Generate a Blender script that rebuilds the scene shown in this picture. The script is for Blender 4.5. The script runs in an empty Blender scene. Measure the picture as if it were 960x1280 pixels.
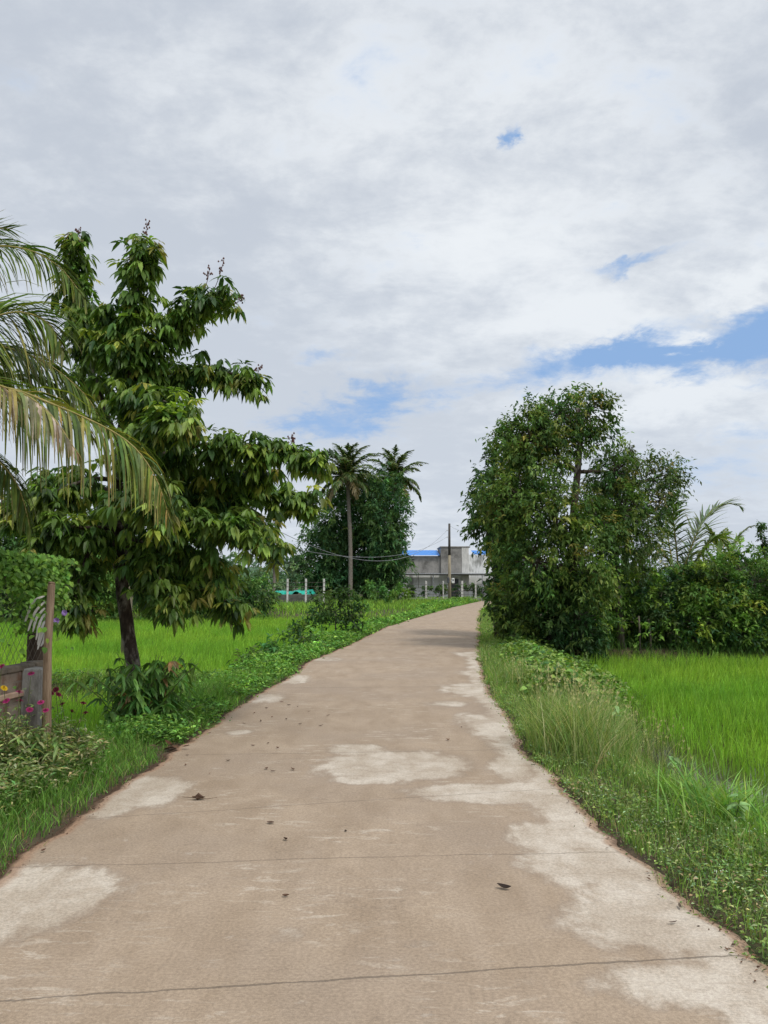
import bpy, math, random
import numpy as np
from mathutils import Vector

rng = np.random.default_rng(11)
random.seed(11)
PI = math.pi
sc = bpy.context.scene
COL = sc.collection

# ------------------------------------------------------------------ camera model (photo pixels 960x1280)
F = 980.0
CAMH = 1.6
PITCH = math.atan((731 - 640) / F)
cp, sp = math.cos(PITCH), math.sin(PITCH)


def ray(px, py):
    a = (px - 480) / F
    b = (640 - py) / F
    return np.array([a, cp - b * sp, sp + b * cp])


def at(px, py, d):
    """world point seen at photo pixel (px,py) standing d metres away"""
    r = ray(px, py)
    return np.array([0, 0, CAMH]) + r * (d / r[1])


def ground(px, py, z=0.0):
    r = ray(px, py)
    return np.array([0, 0, CAMH]) + r * ((z - CAMH) / r[2])


# ------------------------------------------------------------------ noise
def _hash(i, j, seed):
    h = (i * 374761393 + j * 668265263 + seed * 1442695041) & 0x7fffffff
    h = ((h ^ (h >> 13)) * 1274126177) & 0x7fffffff
    return ((h ^ (h >> 16)) & 0xffff) / 65535.0


def vnoise(x, y, seed=0):
    x = np.asarray(x, float); y = np.asarray(y, float)
    i = np.floor(x).astype(np.int64); j = np.floor(y).astype(np.int64)
    fx = x - i; fy = y - j
    fx = fx * fx * (3 - 2 * fx); fy = fy * fy * (3 - 2 * fy)
    a = _hash(i, j, seed); b = _hash(i + 1, j, seed); c = _hash(i, j + 1, seed); d = _hash(i + 1, j + 1, seed)
    return (a * (1 - fx) + b * fx) * (1 - fy) + (c * (1 - fx) + d * fx) * fy


def fbm(x, y, seed=0, oct=3):
    s = 0; amp = .5; tot = 0
    for k in range(oct):
        s = s + amp * vnoise(np.asarray(x) * 2 ** k, np.asarray(y) * 2 ** k, seed + k * 17)
        tot += amp; amp *= .5
    return s / tot


def sstep(a, b, x):
    t = np.clip((np.asarray(x, float) - a) / (b - a), 0, 1)
    return t * t * (3 - 2 * t)


def nrm(v):
    return v / np.maximum(np.linalg.norm(v, axis=-1, keepdims=True), 1e-9)


def rdir(n):
    return nrm(rng.normal(size=(n, 3)))


# ------------------------------------------------------------------ mesh building
class MB:
    """collects vertices, faces and a colour per vertex; build() links ONE mesh object"""
    def __init__(s):
        s.V = []; s.Q = []; s.T = []; s.C = []; s.n = 0; s.hascol = False

    def add(s, V, quads=None, tris=None, col=None):
        V = np.asarray(V, float).reshape(-1, 3)
        if quads is not None and len(quads): s.Q.append(np.asarray(quads, np.int64).reshape(-1, 4) + s.n)
        if tris is not None and len(tris): s.T.append(np.asarray(tris, np.int64).reshape(-1, 3) + s.n)
        s.V.append(V)
        if col is None: col = (.5, .5, .5)
        else: s.hascol = True
        col = np.asarray(col, float)
        if col.ndim == 1: col = np.tile(col, (len(V), 1))
        s.C.append(col)
        s.n += len(V)

    def box(s, c, size, rz=0, rx=0, ry=0, bevel=0.0, taper=1.0, col=None):
        hx, hy, hz = [q / 2 for q in size]
        b = min(bevel, hx * .9, hy * .9, hz * .9)
        if b <= 0:
            v = np.array([(x, y, z) for z in (-hz, hz) for y in (-hy, hy) for x in (-hx, hx)])
            q = [(0, 2, 3, 1), (4, 5, 7, 6), (0, 1, 5, 4), (2, 6, 7, 3), (0, 4, 6, 2), (1, 3, 7, 5)]; t = []
        else:
            v = []; idx = {}
            for sx in (-1, 1):
                for sy in (-1, 1):
                    for sz in (-1, 1):
                        for ax in range(3):
                            p = [sx * (hx - b), sy * (hy - b), sz * (hz - b)]
                            p[ax] = (sx * hx, sy * hy, sz * hz)[ax]
                            idx[(sx, sy, sz, ax)] = len(v); v.append(p)
            q = []; t = []
            def k(s3, ax): return idx[(s3[0], s3[1], s3[2], ax)]
            for ax in range(3):
                o = [a for a in range(3) if a != ax]
                for sg in (-1, 1):
                    f = []
                    for (u, w) in ((-1, -1), (1, -1), (1, 1), (-1, 1)):
                        s3 = [0, 0, 0]; s3[ax] = sg; s3[o[0]] = u; s3[o[1]] = w
                        f.append(k(s3, ax))
                    q.append(f)
                for u in (-1, 1):
                    for w in (-1, 1):
                        a3 = [0, 0, 0]; b3 = [0, 0, 0]
                        a3[o[0]] = b3[o[0]] = u; a3[o[1]] = b3[o[1]] = w
                        a3[ax] = -1; b3[ax] = 1
                        q.append([k(a3, o[0]), k(b3, o[0]), k(b3, o[1]), k(a3, o[1])])
            for sx in (-1, 1):
                for sy in (-1, 1):
                    for sz in (-1, 1):
                        t.append([k((sx, sy, sz), 0), k((sx, sy, sz), 1), k((sx, sy, sz), 2)])
            v = np.array(v)
        v = np.array(v, float)
        f = np.where(v[:, 2] > 0, taper, 1.0)
        v[:, 0] *= f; v[:, 1] *= f
        for ang, (i, j) in ((rx, (1, 2)), (ry, (2, 0)), (rz, (0, 1))):
            if ang:
                ca, sa = math.cos(ang), math.sin(ang)
                a, bb = v[:, i].copy(), v[:, j].copy()
                v[:, i] = ca * a - sa * bb; v[:, j] = sa * a + ca * bb
        s.add(v + np.asarray(c, float), q, t, col)

    def tube(s, pts, rad, n=8, jitter=0.0, col=None, cap=True):
        pts = np.asarray(pts, float); m = len(pts)
        rad = np.broadcast_to(np.asarray(rad, float), (m,))
        tan = nrm(np.gradient(pts, axis=0))
        ref = np.array([0.31, 0.17, 0.93]) if abs(tan[0, 2]) < .9 else np.array([1., .1, 0])
        V = []
        for k in range(m):
            u = nrm(np.cross(tan[k], ref)); w = np.cross(tan[k], u); ref = -np.cross(tan[k], u) * 0 + np.cross(u, tan[k])
            a = np.arange(n) * 2 * PI / n
            r = rad[k] * (1 + jitter * rng.uniform(-1, 1, n))
            V.append(pts[k] + (np.cos(a) * r)[:, None] * u + (np.sin(a) * r)[:, None] * w)
        V = np.concatenate(V)
        i = np.arange(n); j = (i + 1) % n
        q = [np.stack([k * n + i, k * n + j, (k + 1) * n + j, (k + 1) * n + i], 1) for k in range(m - 1)]
        q = np.concatenate(q); t = []
        if cap:
            V = np.concatenate([V, pts[:1], pts[-1:]])
            c0, c1 = m * n, m * n + 1
            t = [(c0, jj, ii) for ii, jj in zip(i, j)] + [(c1, (m - 1) * n + ii, (m - 1) * n + jj) for ii, jj in zip(i, j)]
        s.add(V, q, t, col)

    def build(s, name, mat, parent=None, off=None, smooth=False):
        V = np.concatenate(s.V)
        if off is not None: V = V - np.asarray(off, float)
        me = bpy.data.meshes.new(name)
        nq = sum(len(q) for q in s.Q); nt = sum(len(t) for t in s.T)
        me.vertices.add(len(V)); me.vertices.foreach_set('co', V.astype(np.float32).ravel())
        li = []
        if nq: li.append(np.concatenate(s.Q).ravel())
        if nt: li.append(np.concatenate(s.T).ravel())
        li = np.concatenate(li)
        me.loops.add(len(li)); me.loops.foreach_set('vertex_index', li.astype(np.int32))
        tot = np.concatenate([np.full(nq, 4), np.full(nt, 3)])
        st = np.concatenate([[0], np.cumsum(tot)[:-1]])
        me.polygons.add(nq + nt)
        me.polygons.foreach_set('loop_start', st.astype(np.int32))
        me.polygons.foreach_set('loop_total', tot.astype(np.int32))
        me.polygons.foreach_set('use_smooth', np.full(nq + nt, smooth))
        if s.hascol:
            at_ = me.attributes.new('Col', 'FLOAT_COLOR', 'POINT')
            C = np.concatenate([np.concatenate(s.C), np.ones((len(V), 1))], 1)
            at_.data.foreach_set('color', C.astype(np.float32).ravel())
        me.update(calc_edges=True)
        me.materials.append(mat)
        o = bpy.data.objects.new(name, me); COL.objects.link(o)
        if parent is not None: o.parent = parent
        return o


def tag(o, label=None, cat=None, group=None, kind=None):
    if label: o['label'] = label
    if cat: o['category'] = cat
    if group: o['group'] = group
    if kind: o['kind'] = kind
    return o


def thing(name, label, cat, loc, group=None):
    o = bpy.data.objects.new(name, None); COL.objects.link(o)
    o.empty_display_size = .2
    o.location = [float(q) for q in loc]
    return tag(o, label, cat, group)


# ------------------------------------------------------------------ materials
def newmat(name):
    m = bpy.data.materials.new(name); m.use_nodes = True
    nt = m.node_tree; nt.nodes.clear()
    return m, nt.nodes, nt.links


class NG:
    def __init__(s, nodes, links): s.n = nodes; s.l = links

    def new(s, t, **kw):
        nd = s.n.new(t)
        for k, v in kw.items(): setattr(nd, k, v)
        return nd

    def put(s, sock, v):
        if v is None: return
        if isinstance(v, bpy.types.NodeSocket): s.l.new(v, sock)
        else: sock.default_value = v

    def math(s, op, a, b=None, c=None, clamp=False):
        nd = s.new('ShaderNodeMath', operation=op, use_clamp=clamp)
        s.put(nd.inputs[0], a); s.put(nd.inputs[1], b); s.put(nd.inputs[2], c)
        return nd.outputs[0]

    def mix(s, fac, a, b, blend='MIX'):
        nd = s.new('ShaderNodeMix', data_type='RGBA', blend_type=blend)
        s.put(nd.inputs[0], fac)
        for sock, v in ((nd.inputs[6], a), (nd.inputs[7], b)):
            if isinstance(v, (tuple, list)): v = (*v[:3], 1)
            s.put(sock, v)
        return nd.outputs[2]

    def ramp(s, fac, lo, hi, a=0., b=1.):
        nd = s.new('ShaderNodeMapRange', interpolation_type='SMOOTHSTEP')
        s.put(nd.inputs[0], fac); s.put(nd.inputs[1], lo); s.put(nd.inputs[2], hi); s.put(nd.inputs[3], a); s.put(nd.inputs[4], b)
        return nd.outputs[0]

    def noise(s, vec, scale, detail=4., rough=.55, dist=0.):
        nd = s.new('ShaderNodeTexNoise')
        s.put(nd.inputs['Vector'], vec); s.put(nd.inputs['Scale'], scale); s.put(nd.inputs['Detail'], detail)
        s.put(nd.inputs['Roughness'], rough); s.put(nd.inputs['Distortion'], dist)
        return nd.outputs['Fac']

    def vmul(s, vec, v3):
        nd = s.new('ShaderNodeVectorMath', operation='MULTIPLY'); s.put(nd.inputs[0], vec); nd.inputs[1].default_value = v3
        return nd.outputs[0]

    def bump(s, h, strength, dist=.01):
        nd = s.new('ShaderNodeBump'); nd.inputs['Strength'].default_value = strength; nd.inputs['Distance'].default_value = dist
        s.put(nd.inputs['Height'], h); return nd.outputs[0]


def surf(name, c1, c2, scale=6, rough=.85, bump=.3, bdist=.01, stretch=(1, 1, 1), c3=None, scale3=1.2, spec=.3, metallic=0, extra=None):
    m, N, L = newmat(name); g = NG(N, L)
    tc = g.new('ShaderNodeTexCoord').outputs['Object']
    v = g.vmul(tc, stretch)
    n1 = g.noise(v, scale, 6, .65)
    col = g.mix(g.ramp(n1, .35, .65), c1, c2)
    if c3 is not None:
        n3 = g.noise(v, scale3, 5, .6)
        col = g.mix(g.ramp(n3, .5, .68), col, c3)
    if extra is not None: col = extra(g, tc, col)
    b = g.new('ShaderNodeBsdfPrincipled')
    g.put(b.inputs['Base Color'], col); b.inputs['Roughness'].default_value = rough
    b.inputs['Specular IOR Level'].default_value = spec; b.inputs['Metallic'].default_value = metallic
    n2 = g.noise(v, scale * 3, 5, .7)
    g.put(b.inputs['Normal'], g.bump(g.math('ADD', n1, g.math('MULTIPLY', n2, .5)), bump, bdist))
    o = g.new('ShaderNodeOutputMaterial'); L.new(b.outputs[0], o.inputs[0])
    return m


def leafmat(name, transl=.3, rough=.5, spec=.35, tint=(1.25, 1.35, .55), mottled=.25, gain=1.):
    m, N, L = newmat(name); g = NG(N, L)
    a = g.new('ShaderNodeAttribute'); a.attribute_name = 'Col'
    tc = g.new('ShaderNodeTexCoord').outputs['Object']
    n = g.noise(tc, 9., 3, .6)
    k = g.ramp(n, .3, .7, gain * (1 - mottled), gain * (1 + mottled))
    mul = g.new('ShaderNodeVectorMath', operation='SCALE'); L.new(a.outputs['Color'], mul.inputs[0]); L.new(k, mul.inputs['Scale'])
    b = g.new('ShaderNodeBsdfPrincipled'); L.new(mul.outputs[0], b.inputs['Base Color'])
    b.inputs['Roughness'].default_value = rough; b.inputs['Specular IOR Level'].default_value = spec
    t = g.new('ShaderNodeBsdfTranslucent')
    t2 = g.vmul(mul.outputs[0], tint); L.new(t2, t.inputs[0])
    mx = g.new('ShaderNodeMixShader'); mx.inputs[0].default_value = transl
    L.new(b.outputs[0], mx.inputs[1]); L.new(t.outputs[0], mx.inputs[2])
    o = g.new('ShaderNodeOutputMaterial'); L.new(mx.outputs[0], o.inputs[0])
    return m


M = {}
M['leaf'] = leafmat('leaf_surface', .36, .46, .32, gain=1.6)
M['leaf_matte'] = leafmat('leaf_matte_surface', .3, .6, .25, gain=1.68)
M['grass'] = leafmat('grass_blade', .38, .6, .2, gain=1.65)
M['rice'] = leafmat('rice_blade', .42, .55, .2, tint=(1.2, 1.25, .5), gain=1.45)
M['palm'] = leafmat('palm_leaflet', .3, .48, .22, gain=1.45)
M['petal'] = leafmat('petal_surface', .3, .6, .2, tint=(1, 1, 1))
M['dead'] = leafmat('dead_leaf_surface', .1, .8, .15, tint=(1, 1, 1))
M['bark'] = surf('dark_bark', (.035, .024, .018), (.085, .06, .045), 14, .9, .8, .02, (1, 1, .45), (.3, .27, .23), 7)
M['bark_grey'] = surf('grey_bark', (.08, .065, .05), (.17, .145, .115), 10, .9, .7, .02, (1, 1, .4))
M['palm_bark'] = surf('palm_bark', (.13, .11, .09), (.24, .21, .175), 6, .9, .6, .02, (1, 1, 3))
M['rachis'] = surf('palm_rachis', (.22, .19, .045), (.33, .26, .09), 8, .5, .2, .004)
M['twig'] = surf('twig_bark', (.09, .075, .06), (.2, .17, .14), 20, .9, .3, .004)
M['stem'] = surf('green_stem', (.07, .1, .03), (.12, .13, .05), 15, .7, .2, .004)
M['concrete_dark'] = surf('weathered_concrete', (.22, .21, .195), (.31, .295, .27), 1.6, .95, .4, .02, (1, 1, .9), (.11, .105, .095), .55)
M['concrete_post'] = surf('pale_concrete', (.48, .47, .44), (.64, .62, .58), 3, .9, .2, .01, (1, 1, .4))
M['wood_post'] = surf('old_wood', (.22, .145, .09), (.42, .3, .2), 26, .92, .9, .01, (1, 1, .1), (.11, .08, .055), 9)
M['pole'] = surf('weathered_pole', (.2, .17, .12), (.34, .29, .2), 6, .85, .3, .01, (1, 1, .15))
M['pole_dark'] = surf('dark_pole_top', (.05, .045, .04), (.09, .08, .07), 6, .85, .3, .01, (1, 1, .15))
M['metal'] = surf('dull_steel', (.22, .23, .24), (.34, .35, .36), 8, .5, .1, .004, metallic=.3)
M['metal_dark'] = surf('dark_steel', (.05, .055, .06), (.09, .095, .1), 8, .5, .1, .004)
M['wire'] = surf('rusty_wire', (.1, .085, .07), (.16, .13, .1), 40, .6, .1, .002)
M['cable'] = surf('cable_sheath', (.2, .21, .22), (.3, .31, .32), 3, .6, .1, .002)
M['blue_roof'] = surf('blue_roof_sheet', (.04, .22, .62), (.06, .28, .7), 3, .45, .1, .01)
M['white_wall'] = surf('stained_white_wall', (.66, .66, .64), (.78, .78, .76), 1.3, .9, .2, .01, (1, 1, .35), (.25, .25, .23), .9)
M['meter'] = surf('pale_meter_plastic', (.6, .6, .58), (.68, .68, .66), 8, .5, .05, .002)
M['tarp'] = surf('green_tarp', (.02, .34, .25), (.035, .46, .35), 1.5, .55, .4, .05)
M['bark_flower'] = surf('flower_stalk', (.1, .045, .04), (.16, .08, .06), 30, .8, .3, .003)
M['dry_strip'] = surf('bleached_leaf', (.6, .55, .5), (.74, .7, .66), 30, .8, .2, .003, (1, 1, .3))


def brick_extra(g, tc, col):
    n = g.noise(tc, 3.5, 5, .6)
    c2 = g.mix(g.ramp(n, .32, .5), col, (.27, .215, .165))
    n2 = g.noise(tc, 9, 4, .7)
    return g.mix(g.ramp(n2, .6, .75), c2, (.12, .075, .05))


def brickmat():
    m, N, L = newmat('plastered_brick'); g = NG(N, L)
    tc = g.new('ShaderNodeTexCoord').outputs['Object']
    sw = g.new('ShaderNodeSeparateXYZ'); L.new(tc, sw.inputs[0])
    cb = g.new('ShaderNodeCombineXYZ'); L.new(g.math('ADD', sw.outputs[1], g.math('MULTIPLY', sw.outputs[0], .4)), cb.inputs[0]); L.new(sw.outputs[2], cb.inputs[1])
    bt = g.new('ShaderNodeTexBrick'); L.new(cb.outputs[0], bt.inputs['Vector'])
    bt.inputs['Scale'].default_value = 1; bt.inputs['Brick Width'].default_value = .21; bt.inputs['Row Height'].default_value = .085
    bt.inputs['Mortar Size'].default_value = .008; bt.inputs['Color1'].default_value = (.2, .1, .06, 1); bt.inputs['Color2'].default_value = (.15, .08, .05, 1)
    bt.inputs['Mortar'].default_value = (.2, .155, .12, 1)
    col = brick_extra(g, tc, bt.outputs['Color'])
    b = g.new('ShaderNodeBsdfPrincipled'); L.new(col, b.inputs['Base Color']); b.inputs['Roughness'].default_value = .95
    h = g.math('ADD', g.math('MULTIPLY', bt.outputs['Fac'], -1.), g.noise(tc, 25, 5, .7))
    L.new(g.bump(h, .6, .01), b.inputs['Normal'])
    o = g.new('ShaderNodeOutputMaterial'); L.new(b.outputs[0], o.inputs[0])
    return m


M['brick'] = brickmat()


# ------------------------------------------------------------------ leaf and blade generators (vectorised)
UP = np.array([0, 0, 1.])


def leaves(mb, P, D, Nn, Lg, W, bend, col, rich=False, fold=.18):
    n = len(P)
    D = nrm(D); S = nrm(np.cross(D, Nn)); Nn = np.cross(S, D)
    Lg = np.broadcast_to(Lg, (n,))[:, None]; W = np.broadcast_to(W, (n,))[:, None] * .5; bend = np.broadcast_to(bend, (n,))[:, None]
    dn = -UP

    def mid(t): return P + D * Lg * t + dn * bend * Lg * t * t
    base = np.arange(n)[:, None]
    if not rich:
        m = mid(.45)
        V = np.stack([P, m + S * W + Nn * W * fold * 2, m - S * W + Nn * W * fold * 2, mid(1.)], 1)
        t = np.concatenate([base * 4 + np.array([[0, 1, 3]]), base * 4 + np.array([[0, 3, 2]])])
        mb.add(V.reshape(-1, 3), None, t, np.repeat(col, 4, axis=0))
    else:
        m1 = mid(.3); m2 = mid(.68)
        V = np.stack([P, m1 + S * W * .92 + Nn * W * fold * 2, m1, m1 - S * W * .92 + Nn * W * fold * 2,
                      m2 + S * W * .8 + Nn * W * fold * 1.6, m2, m2 - S * W * .8 + Nn * W * fold * 1.6, mid(1.)], 1)
        q = np.concatenate([base * 8 + np.array([[1, 4, 5, 2]]), base * 8 + np.array([[2, 5, 6, 3]])])
        t = np.concatenate([base * 8 + np.array([[0, 1, 2]]), base * 8 + np.array([[0, 2, 3]]),
                            base * 8 + np.array([[4, 7, 5]]), base * 8 + np.array([[5, 7, 6]])])
        mb.add(V.reshape(-1, 3), q, t, np.repeat(col, 8, axis=0))


def blades(mb, P, H, W, lean, col, segs=3, tipcol=None):
    """grass blades: root P, height H, width W, lean = horizontal displacement of the tip (n,2)"""
    n = len(P)
    H = np.broadcast_to(H, (n,)); W = np.broadcast_to(W, (n,))
    a = rng.uniform(0, 2 * PI, n)
    S = np.stack([np.cos(a), np.sin(a), np.zeros(n)], 1)
    ln = np.concatenate([lean, np.zeros((n, 1))], 1)
    rows = []; cols = []
    for k in range(segs):
        t = k / segs
        c = P + UP * (H * (t - .25 * t ** 3 * np.minimum(1, np.linalg.norm(lean, axis=1) / np.maximum(H, .01))))[:, None] + ln * t ** 2
        w = (W * .5 * (1 - .55 * t ** 2))[:, None]
        rows += [c + S * w, c - S * w]
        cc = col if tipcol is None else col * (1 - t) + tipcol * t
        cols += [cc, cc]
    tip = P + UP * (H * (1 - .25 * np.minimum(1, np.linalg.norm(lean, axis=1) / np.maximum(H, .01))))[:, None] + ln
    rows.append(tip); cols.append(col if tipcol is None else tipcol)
    nv = 2 * segs + 1
    V = np.stack(rows, 1).reshape(-1, 3); C = np.stack(cols, 1).reshape(-1, 3)
    b = np.arange(n)[:, None] * nv
    q = [b + np.array([[2 * k, 2 * k + 1, 2 * k + 3, 2 * k + 2]]) for k in range(segs - 1)]
    t = b + np.array([[2 * segs - 2, 2 * segs - 1, 2 * segs]])
    mb.add(V, np.concatenate(q) if q else None, t, C)


def vary(base, n, dv=.25, dh=.12):
    base = np.asarray(base, float)
    if base.ndim == 1: base = np.tile(base, (n, 1))
    v = np.exp(rng.normal(0, dv, (n, 1)))
    h = rng.normal(0, dh, (n, 1))
    c = base * v
    c[:, 0:1] *= 1 + h; c[:, 2:3] *= 1 - h * .5
    return np.clip(c, .002, .9)


def pick(cols, w, n):
    cols = np.asarray(cols, float)
    return cols[rng.choice(len(cols), n, p=np.asarray(w, float) / np.sum(w))]


# ------------------------------------------------------------------ road outline and terrain
L_px = [(100, 1013), (143, 980), (210, 940), (262, 903), (302, 876), (346, 853), (387, 825), (417, 813), (480, 784), (537, 767), (565, 759), (606, 750)]
R_px = [(958, 1191), (916, 1160), (873, 1128), (825, 1092), (794, 1065), (762, 1033), (734, 1011), (703, 982), (675, 954), (655, 936), (635, 898), (614, 867), (604, 845), (599, 800), (599, 780), (600, 762)]
Lw = [(-2.12, -8), (-2.14, 3.5)] + [tuple(ground(*p)[:2]) for p in L_px] + [(20, 92), (46, 98), (90, 101)]
Rw = [(1.72, -8), (1.68, 2.8)] + [tuple(ground(*p)[:2]) for p in R_px] + [(9.6, 66), (15, 79), (26, 88), (48, 93.5), (90, 96)]
_Y = np.arange(-8, 101.001, .1)


def _smooth(pts):
    p = np.array(pts); x = np.interp(_Y, p[:, 1], p[:, 0])
    k = np.exp(-np.linspace(-2, 2, 17) ** 2); k /= k.sum()
    return np.convolve(np.pad(x, 8, mode='edge'), k, 'valid')


_xl, _xr = _smooth(Lw), _smooth(Rw)


def XL(y): return np.interp(y, _Y, _xl)
def XR(y): return np.interp(y, _Y, _xr)


def BUNDY(x): return 14.6 + .06 * (x + 3) + .3 * np.sin(x * .9)


def height(x, y):
    x = np.asarray(x, float); y = np.asarray(y, float)
    sl = XL(y) - x; sr = x - XR(y)
    far = sstep(46, 54, y)
    zr = -.02 - .52 * sstep(.55, 2.2 - .95 * np.exp(-((y - 8.1) / 1.3) ** 2), sr + .35 * (fbm(x * .8, y * .8, 3) - .5))
    zr = zr * (1 - sstep(20.5, 21.5, y)) + (-.12) * sstep(20.5, 21.5, y)
    zl = -.02 - .52 * sstep(.35, 1.55, sl + .3 * (fbm(x * .8, y * .8, 5) - .5))
    bund = np.exp(-((y - BUNDY(x)) / .5) ** 2)
    zl = zl + (-.16 - zl) * bund * sstep(.3, 1.5, sl) * .9
    yard = sstep(2.85, 3.05, -x) * (1 - sstep(7.3, 7.9, y))
    zl = zl * (1 - yard) + -.05 * yard
    z = np.where(sr > 0, zr, np.where(sl > 0, zl, -.07))
    z = z * (1 - far) + np.where((sr > 0) | (sl > 0), -.04, -.07) * far
    z = z + .03 * (fbm(x * 2.5, y * 2.5, 9) - .5) * ((sr > .05) | (sl > .05))
    return z


def axis(lo, hi, step, ext):
    a = list(np.arange(lo, hi + 1e-6, step)); s = step
    v = hi
    up = []
    while v < ext: s *= 1.35; v += s; up.append(v)
    v = lo; s = step; dn = []
    while v > -ext: s *= 1.35; v -= s; dn.append(v)
    return np.array(dn[::-1] + a + up)


gx = axis(-14, 16, .14, 900); gy = axis(-2, 26, .14, 1200)
X, Y = np.meshgrid(gx, gy)
Z = height(X, Y)
mb = MB()
nx, ny = len(gx), len(gy)
idx = np.arange(nx * ny).reshape(ny, nx)
q = np.stack([idx[:-1, :-1], idx[:-1, 1:], idx[1:, 1:], idx[1:, :-1]], -1).reshape(-1, 4)
mb.add(np.stack([X, Y, Z], -1).reshape(-1, 3), q)
M['soil'] = surf('grassy_soil', (.06, .045, .028), (.1, .075, .045), 5, 1, .8, .03, (1, 1, 1), (.05, .085, .02), .9)
tag(mb.build('ground', M['soil'], smooth=True), kind='structure')


# road slab
def roadmat():
    m, N, L = newmat('road_concrete'); g = NG(N, L)
    geo = g.new('ShaderNodeNewGeometry'); pos = geo.outputs['Position']
    at1 = g.new('ShaderNodeAttribute'); at1.attribute_name = 'Col'
    sep = g.new('ShaderNodeSeparateColor'); L.new(at1.outputs['Color'], sep.inputs[0])
    dry, edge, wear = sep.outputs[0], sep.outputs[1], sep.outputs[2]
    sx = g.new('ShaderNodeSeparateXYZ'); L.new(pos, sx.inputs[0])
    n_big = g.noise(pos, .55, 5, .6)
    n_mid = g.noise(g.vmul(pos, (1, .55, 1)), 2.6, 8, .66, .3)
    n_fin = g.noise(pos, 60, 4, .7)
    n_gr = g.noise(pos, 260, 2, .6)
    n_long = g.noise(g.vmul(pos, (1, .07, 1)), 5.5, 5, .6)
    base = g.mix(g.ramp(n_mid, .3, .72), (.305, .228, .158), (.4, .308, .222))
    base = g.mix(g.math('MULTIPLY', g.ramp(n_long, .4, .75), .5), base, (.385, .30, .222))
    base = g.mix(g.math('MULTIPLY', g.ramp(n_big, .42, .68), .75), base, (.32, .248, .185))
    fl2 = g.noise(g.vmul(pos, (1, 1.9, 1)), 5.5, 9, .75, .6)
    streak = g.noise(g.vmul(pos, (1., 3.4, 1)), 4.2, 10, .74, .5)
    # scattered worn flecks and pale streaks
    fl = g.noise(g.vmul(pos, (1, 2.2, 1)), 3.2, 9, .72, .4)
    base = g.mix(g.math('MULTIPLY', g.ramp(fl, .6, .66), g.math('MULTIPLY', g.ramp(n_big, .4, .6), .65)), base, (.44, .37, .30))
    base = g.mix(g.math('MULTIPLY', g.ramp(streak, .53, .6), g.math('MULTIPLY', g.ramp(g.noise(pos, .9, 4, .6), .44, .62), .8)), base, (.49, .41, .325))
    base = g.mix(g.math('MULTIPLY', g.ramp(fl2, .56, .66), .3), base, (.2, .15, .11))
    dfac = g.math('ADD', dry, g.math('MULTIPLY', g.math('SUBTRACT', n_mid, .5), .95))
    n_e = g.noise(pos, 9., 6, .7)
    dfac = g.math('ADD', dfac, g.math('MULTIPLY', g.math('SUBTRACT', n_e, .5), .28))
    dm = g.math('MULTIPLY', g.ramp(dfac, .40, .66), g.ramp(fl2, .3, .55, .6, 1.))
    dcol = g.mix(g.ramp(n_mid, .4, .65), (.43, .355, .275), (.56, .49, .405))
    base = g.mix(dm, base, dcol)
    halo = g.math('MULTIPLY', g.ramp(dfac, .36, .46), g.math('SUBTRACT', 1., dm))
    base = g.mix(g.math('MULTIPLY', halo, .25), base, (.2, .155, .12))
    # earth staining along the edges
    ef = g.math('ADD', edge, g.math('MULTIPLY', g.math('SUBTRACT', n_mid, .5), 1.1))
    base = g.mix(g.math('MULTIPLY', g.ramp(ef, .55, 1.0), .75), base, (.33, .20, .125))
    base = g.mix(g.ramp(ef, 1.05, 1.3), base, (.09, .055, .035))
    # grain
    base = g.mix(.3, base, g.mix(g.ramp(n_fin, .3, .7), (.2, .2, .2), (.78, .78, .78)), 'OVERLAY')
    base = g.mix(.22, base, g.mix(g.ramp(n_gr, .3, .7), (.2, .2, .2), (.8, .8, .8)), 'OVERLAY')
    # joints and cracks
    seams = []
    for (x0, y0, x1, y1, w) in SEAMS:
        a, b = ground(x0, y0), ground(x1, y1)
        k = (b[1] - a[1]) / (b[0] - a[0]); c = a[1] - k * a[0]
        seams.append((k, c, w))
    wob = g.math('MULTIPLY', g.math('SUBTRACT', g.noise(g.vmul(pos, (1, .15, 1)), 2.2, 6, .7), .5), .07)
    brk = g.noise(pos, 7, 4, .7)
    tot = None
    for (k, c, w) in seams:
        e = g.math('SUBTRACT', sx.outputs[1], g.math('MULTIPLY_ADD', sx.outputs[0], k, c))
        e = g.math('ABSOLUTE', g.math('ADD', e, wob))
        ln = g.ramp(g.math('ADD', e, g.math('MULTIPLY', g.math('SUBTRACT', brk, .5), w * 1.6)), w * .4, w, 1., 0.)
        tot = ln if tot is None else g.math('MAXIMUM', tot, ln)
    base = g.mix(g.math('MULTIPLY', tot, .55), base, (.085, .068, .052))
    b = g.new('ShaderNodeBsdfPrincipled'); L.new(base, b.inputs['Base Color']); b.inputs['Roughness'].default_value = .88
    b.inputs['Specular IOR Level'].default_value = .2
    comb = g.new('ShaderNodeTexWave', wave_type='BANDS', bands_direction='Y'); L.new(pos, comb.inputs['Vector'])
    comb.inputs['Scale'].default_value = 22; comb.inputs['Distortion'].default_value = 1.5; comb.inputs['Detail'].default_value = 3
    h = g.math('ADD', g.math('MULTIPLY', n_fin, .7), g.math('ADD', g.math('MULTIPLY', comb.outputs['Fac'], .35), g.math('MULTIPLY', tot, -3.)))
    h = g.math('ADD', h, g.math('MULTIPLY', n_gr, .5))
    L.new(g.bump(h, .35, .005), b.inputs['Normal'])
    o = g.new('ShaderNodeOutputMaterial'); L.new(b.outputs[0], o.inputs[0])
    return m


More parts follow.
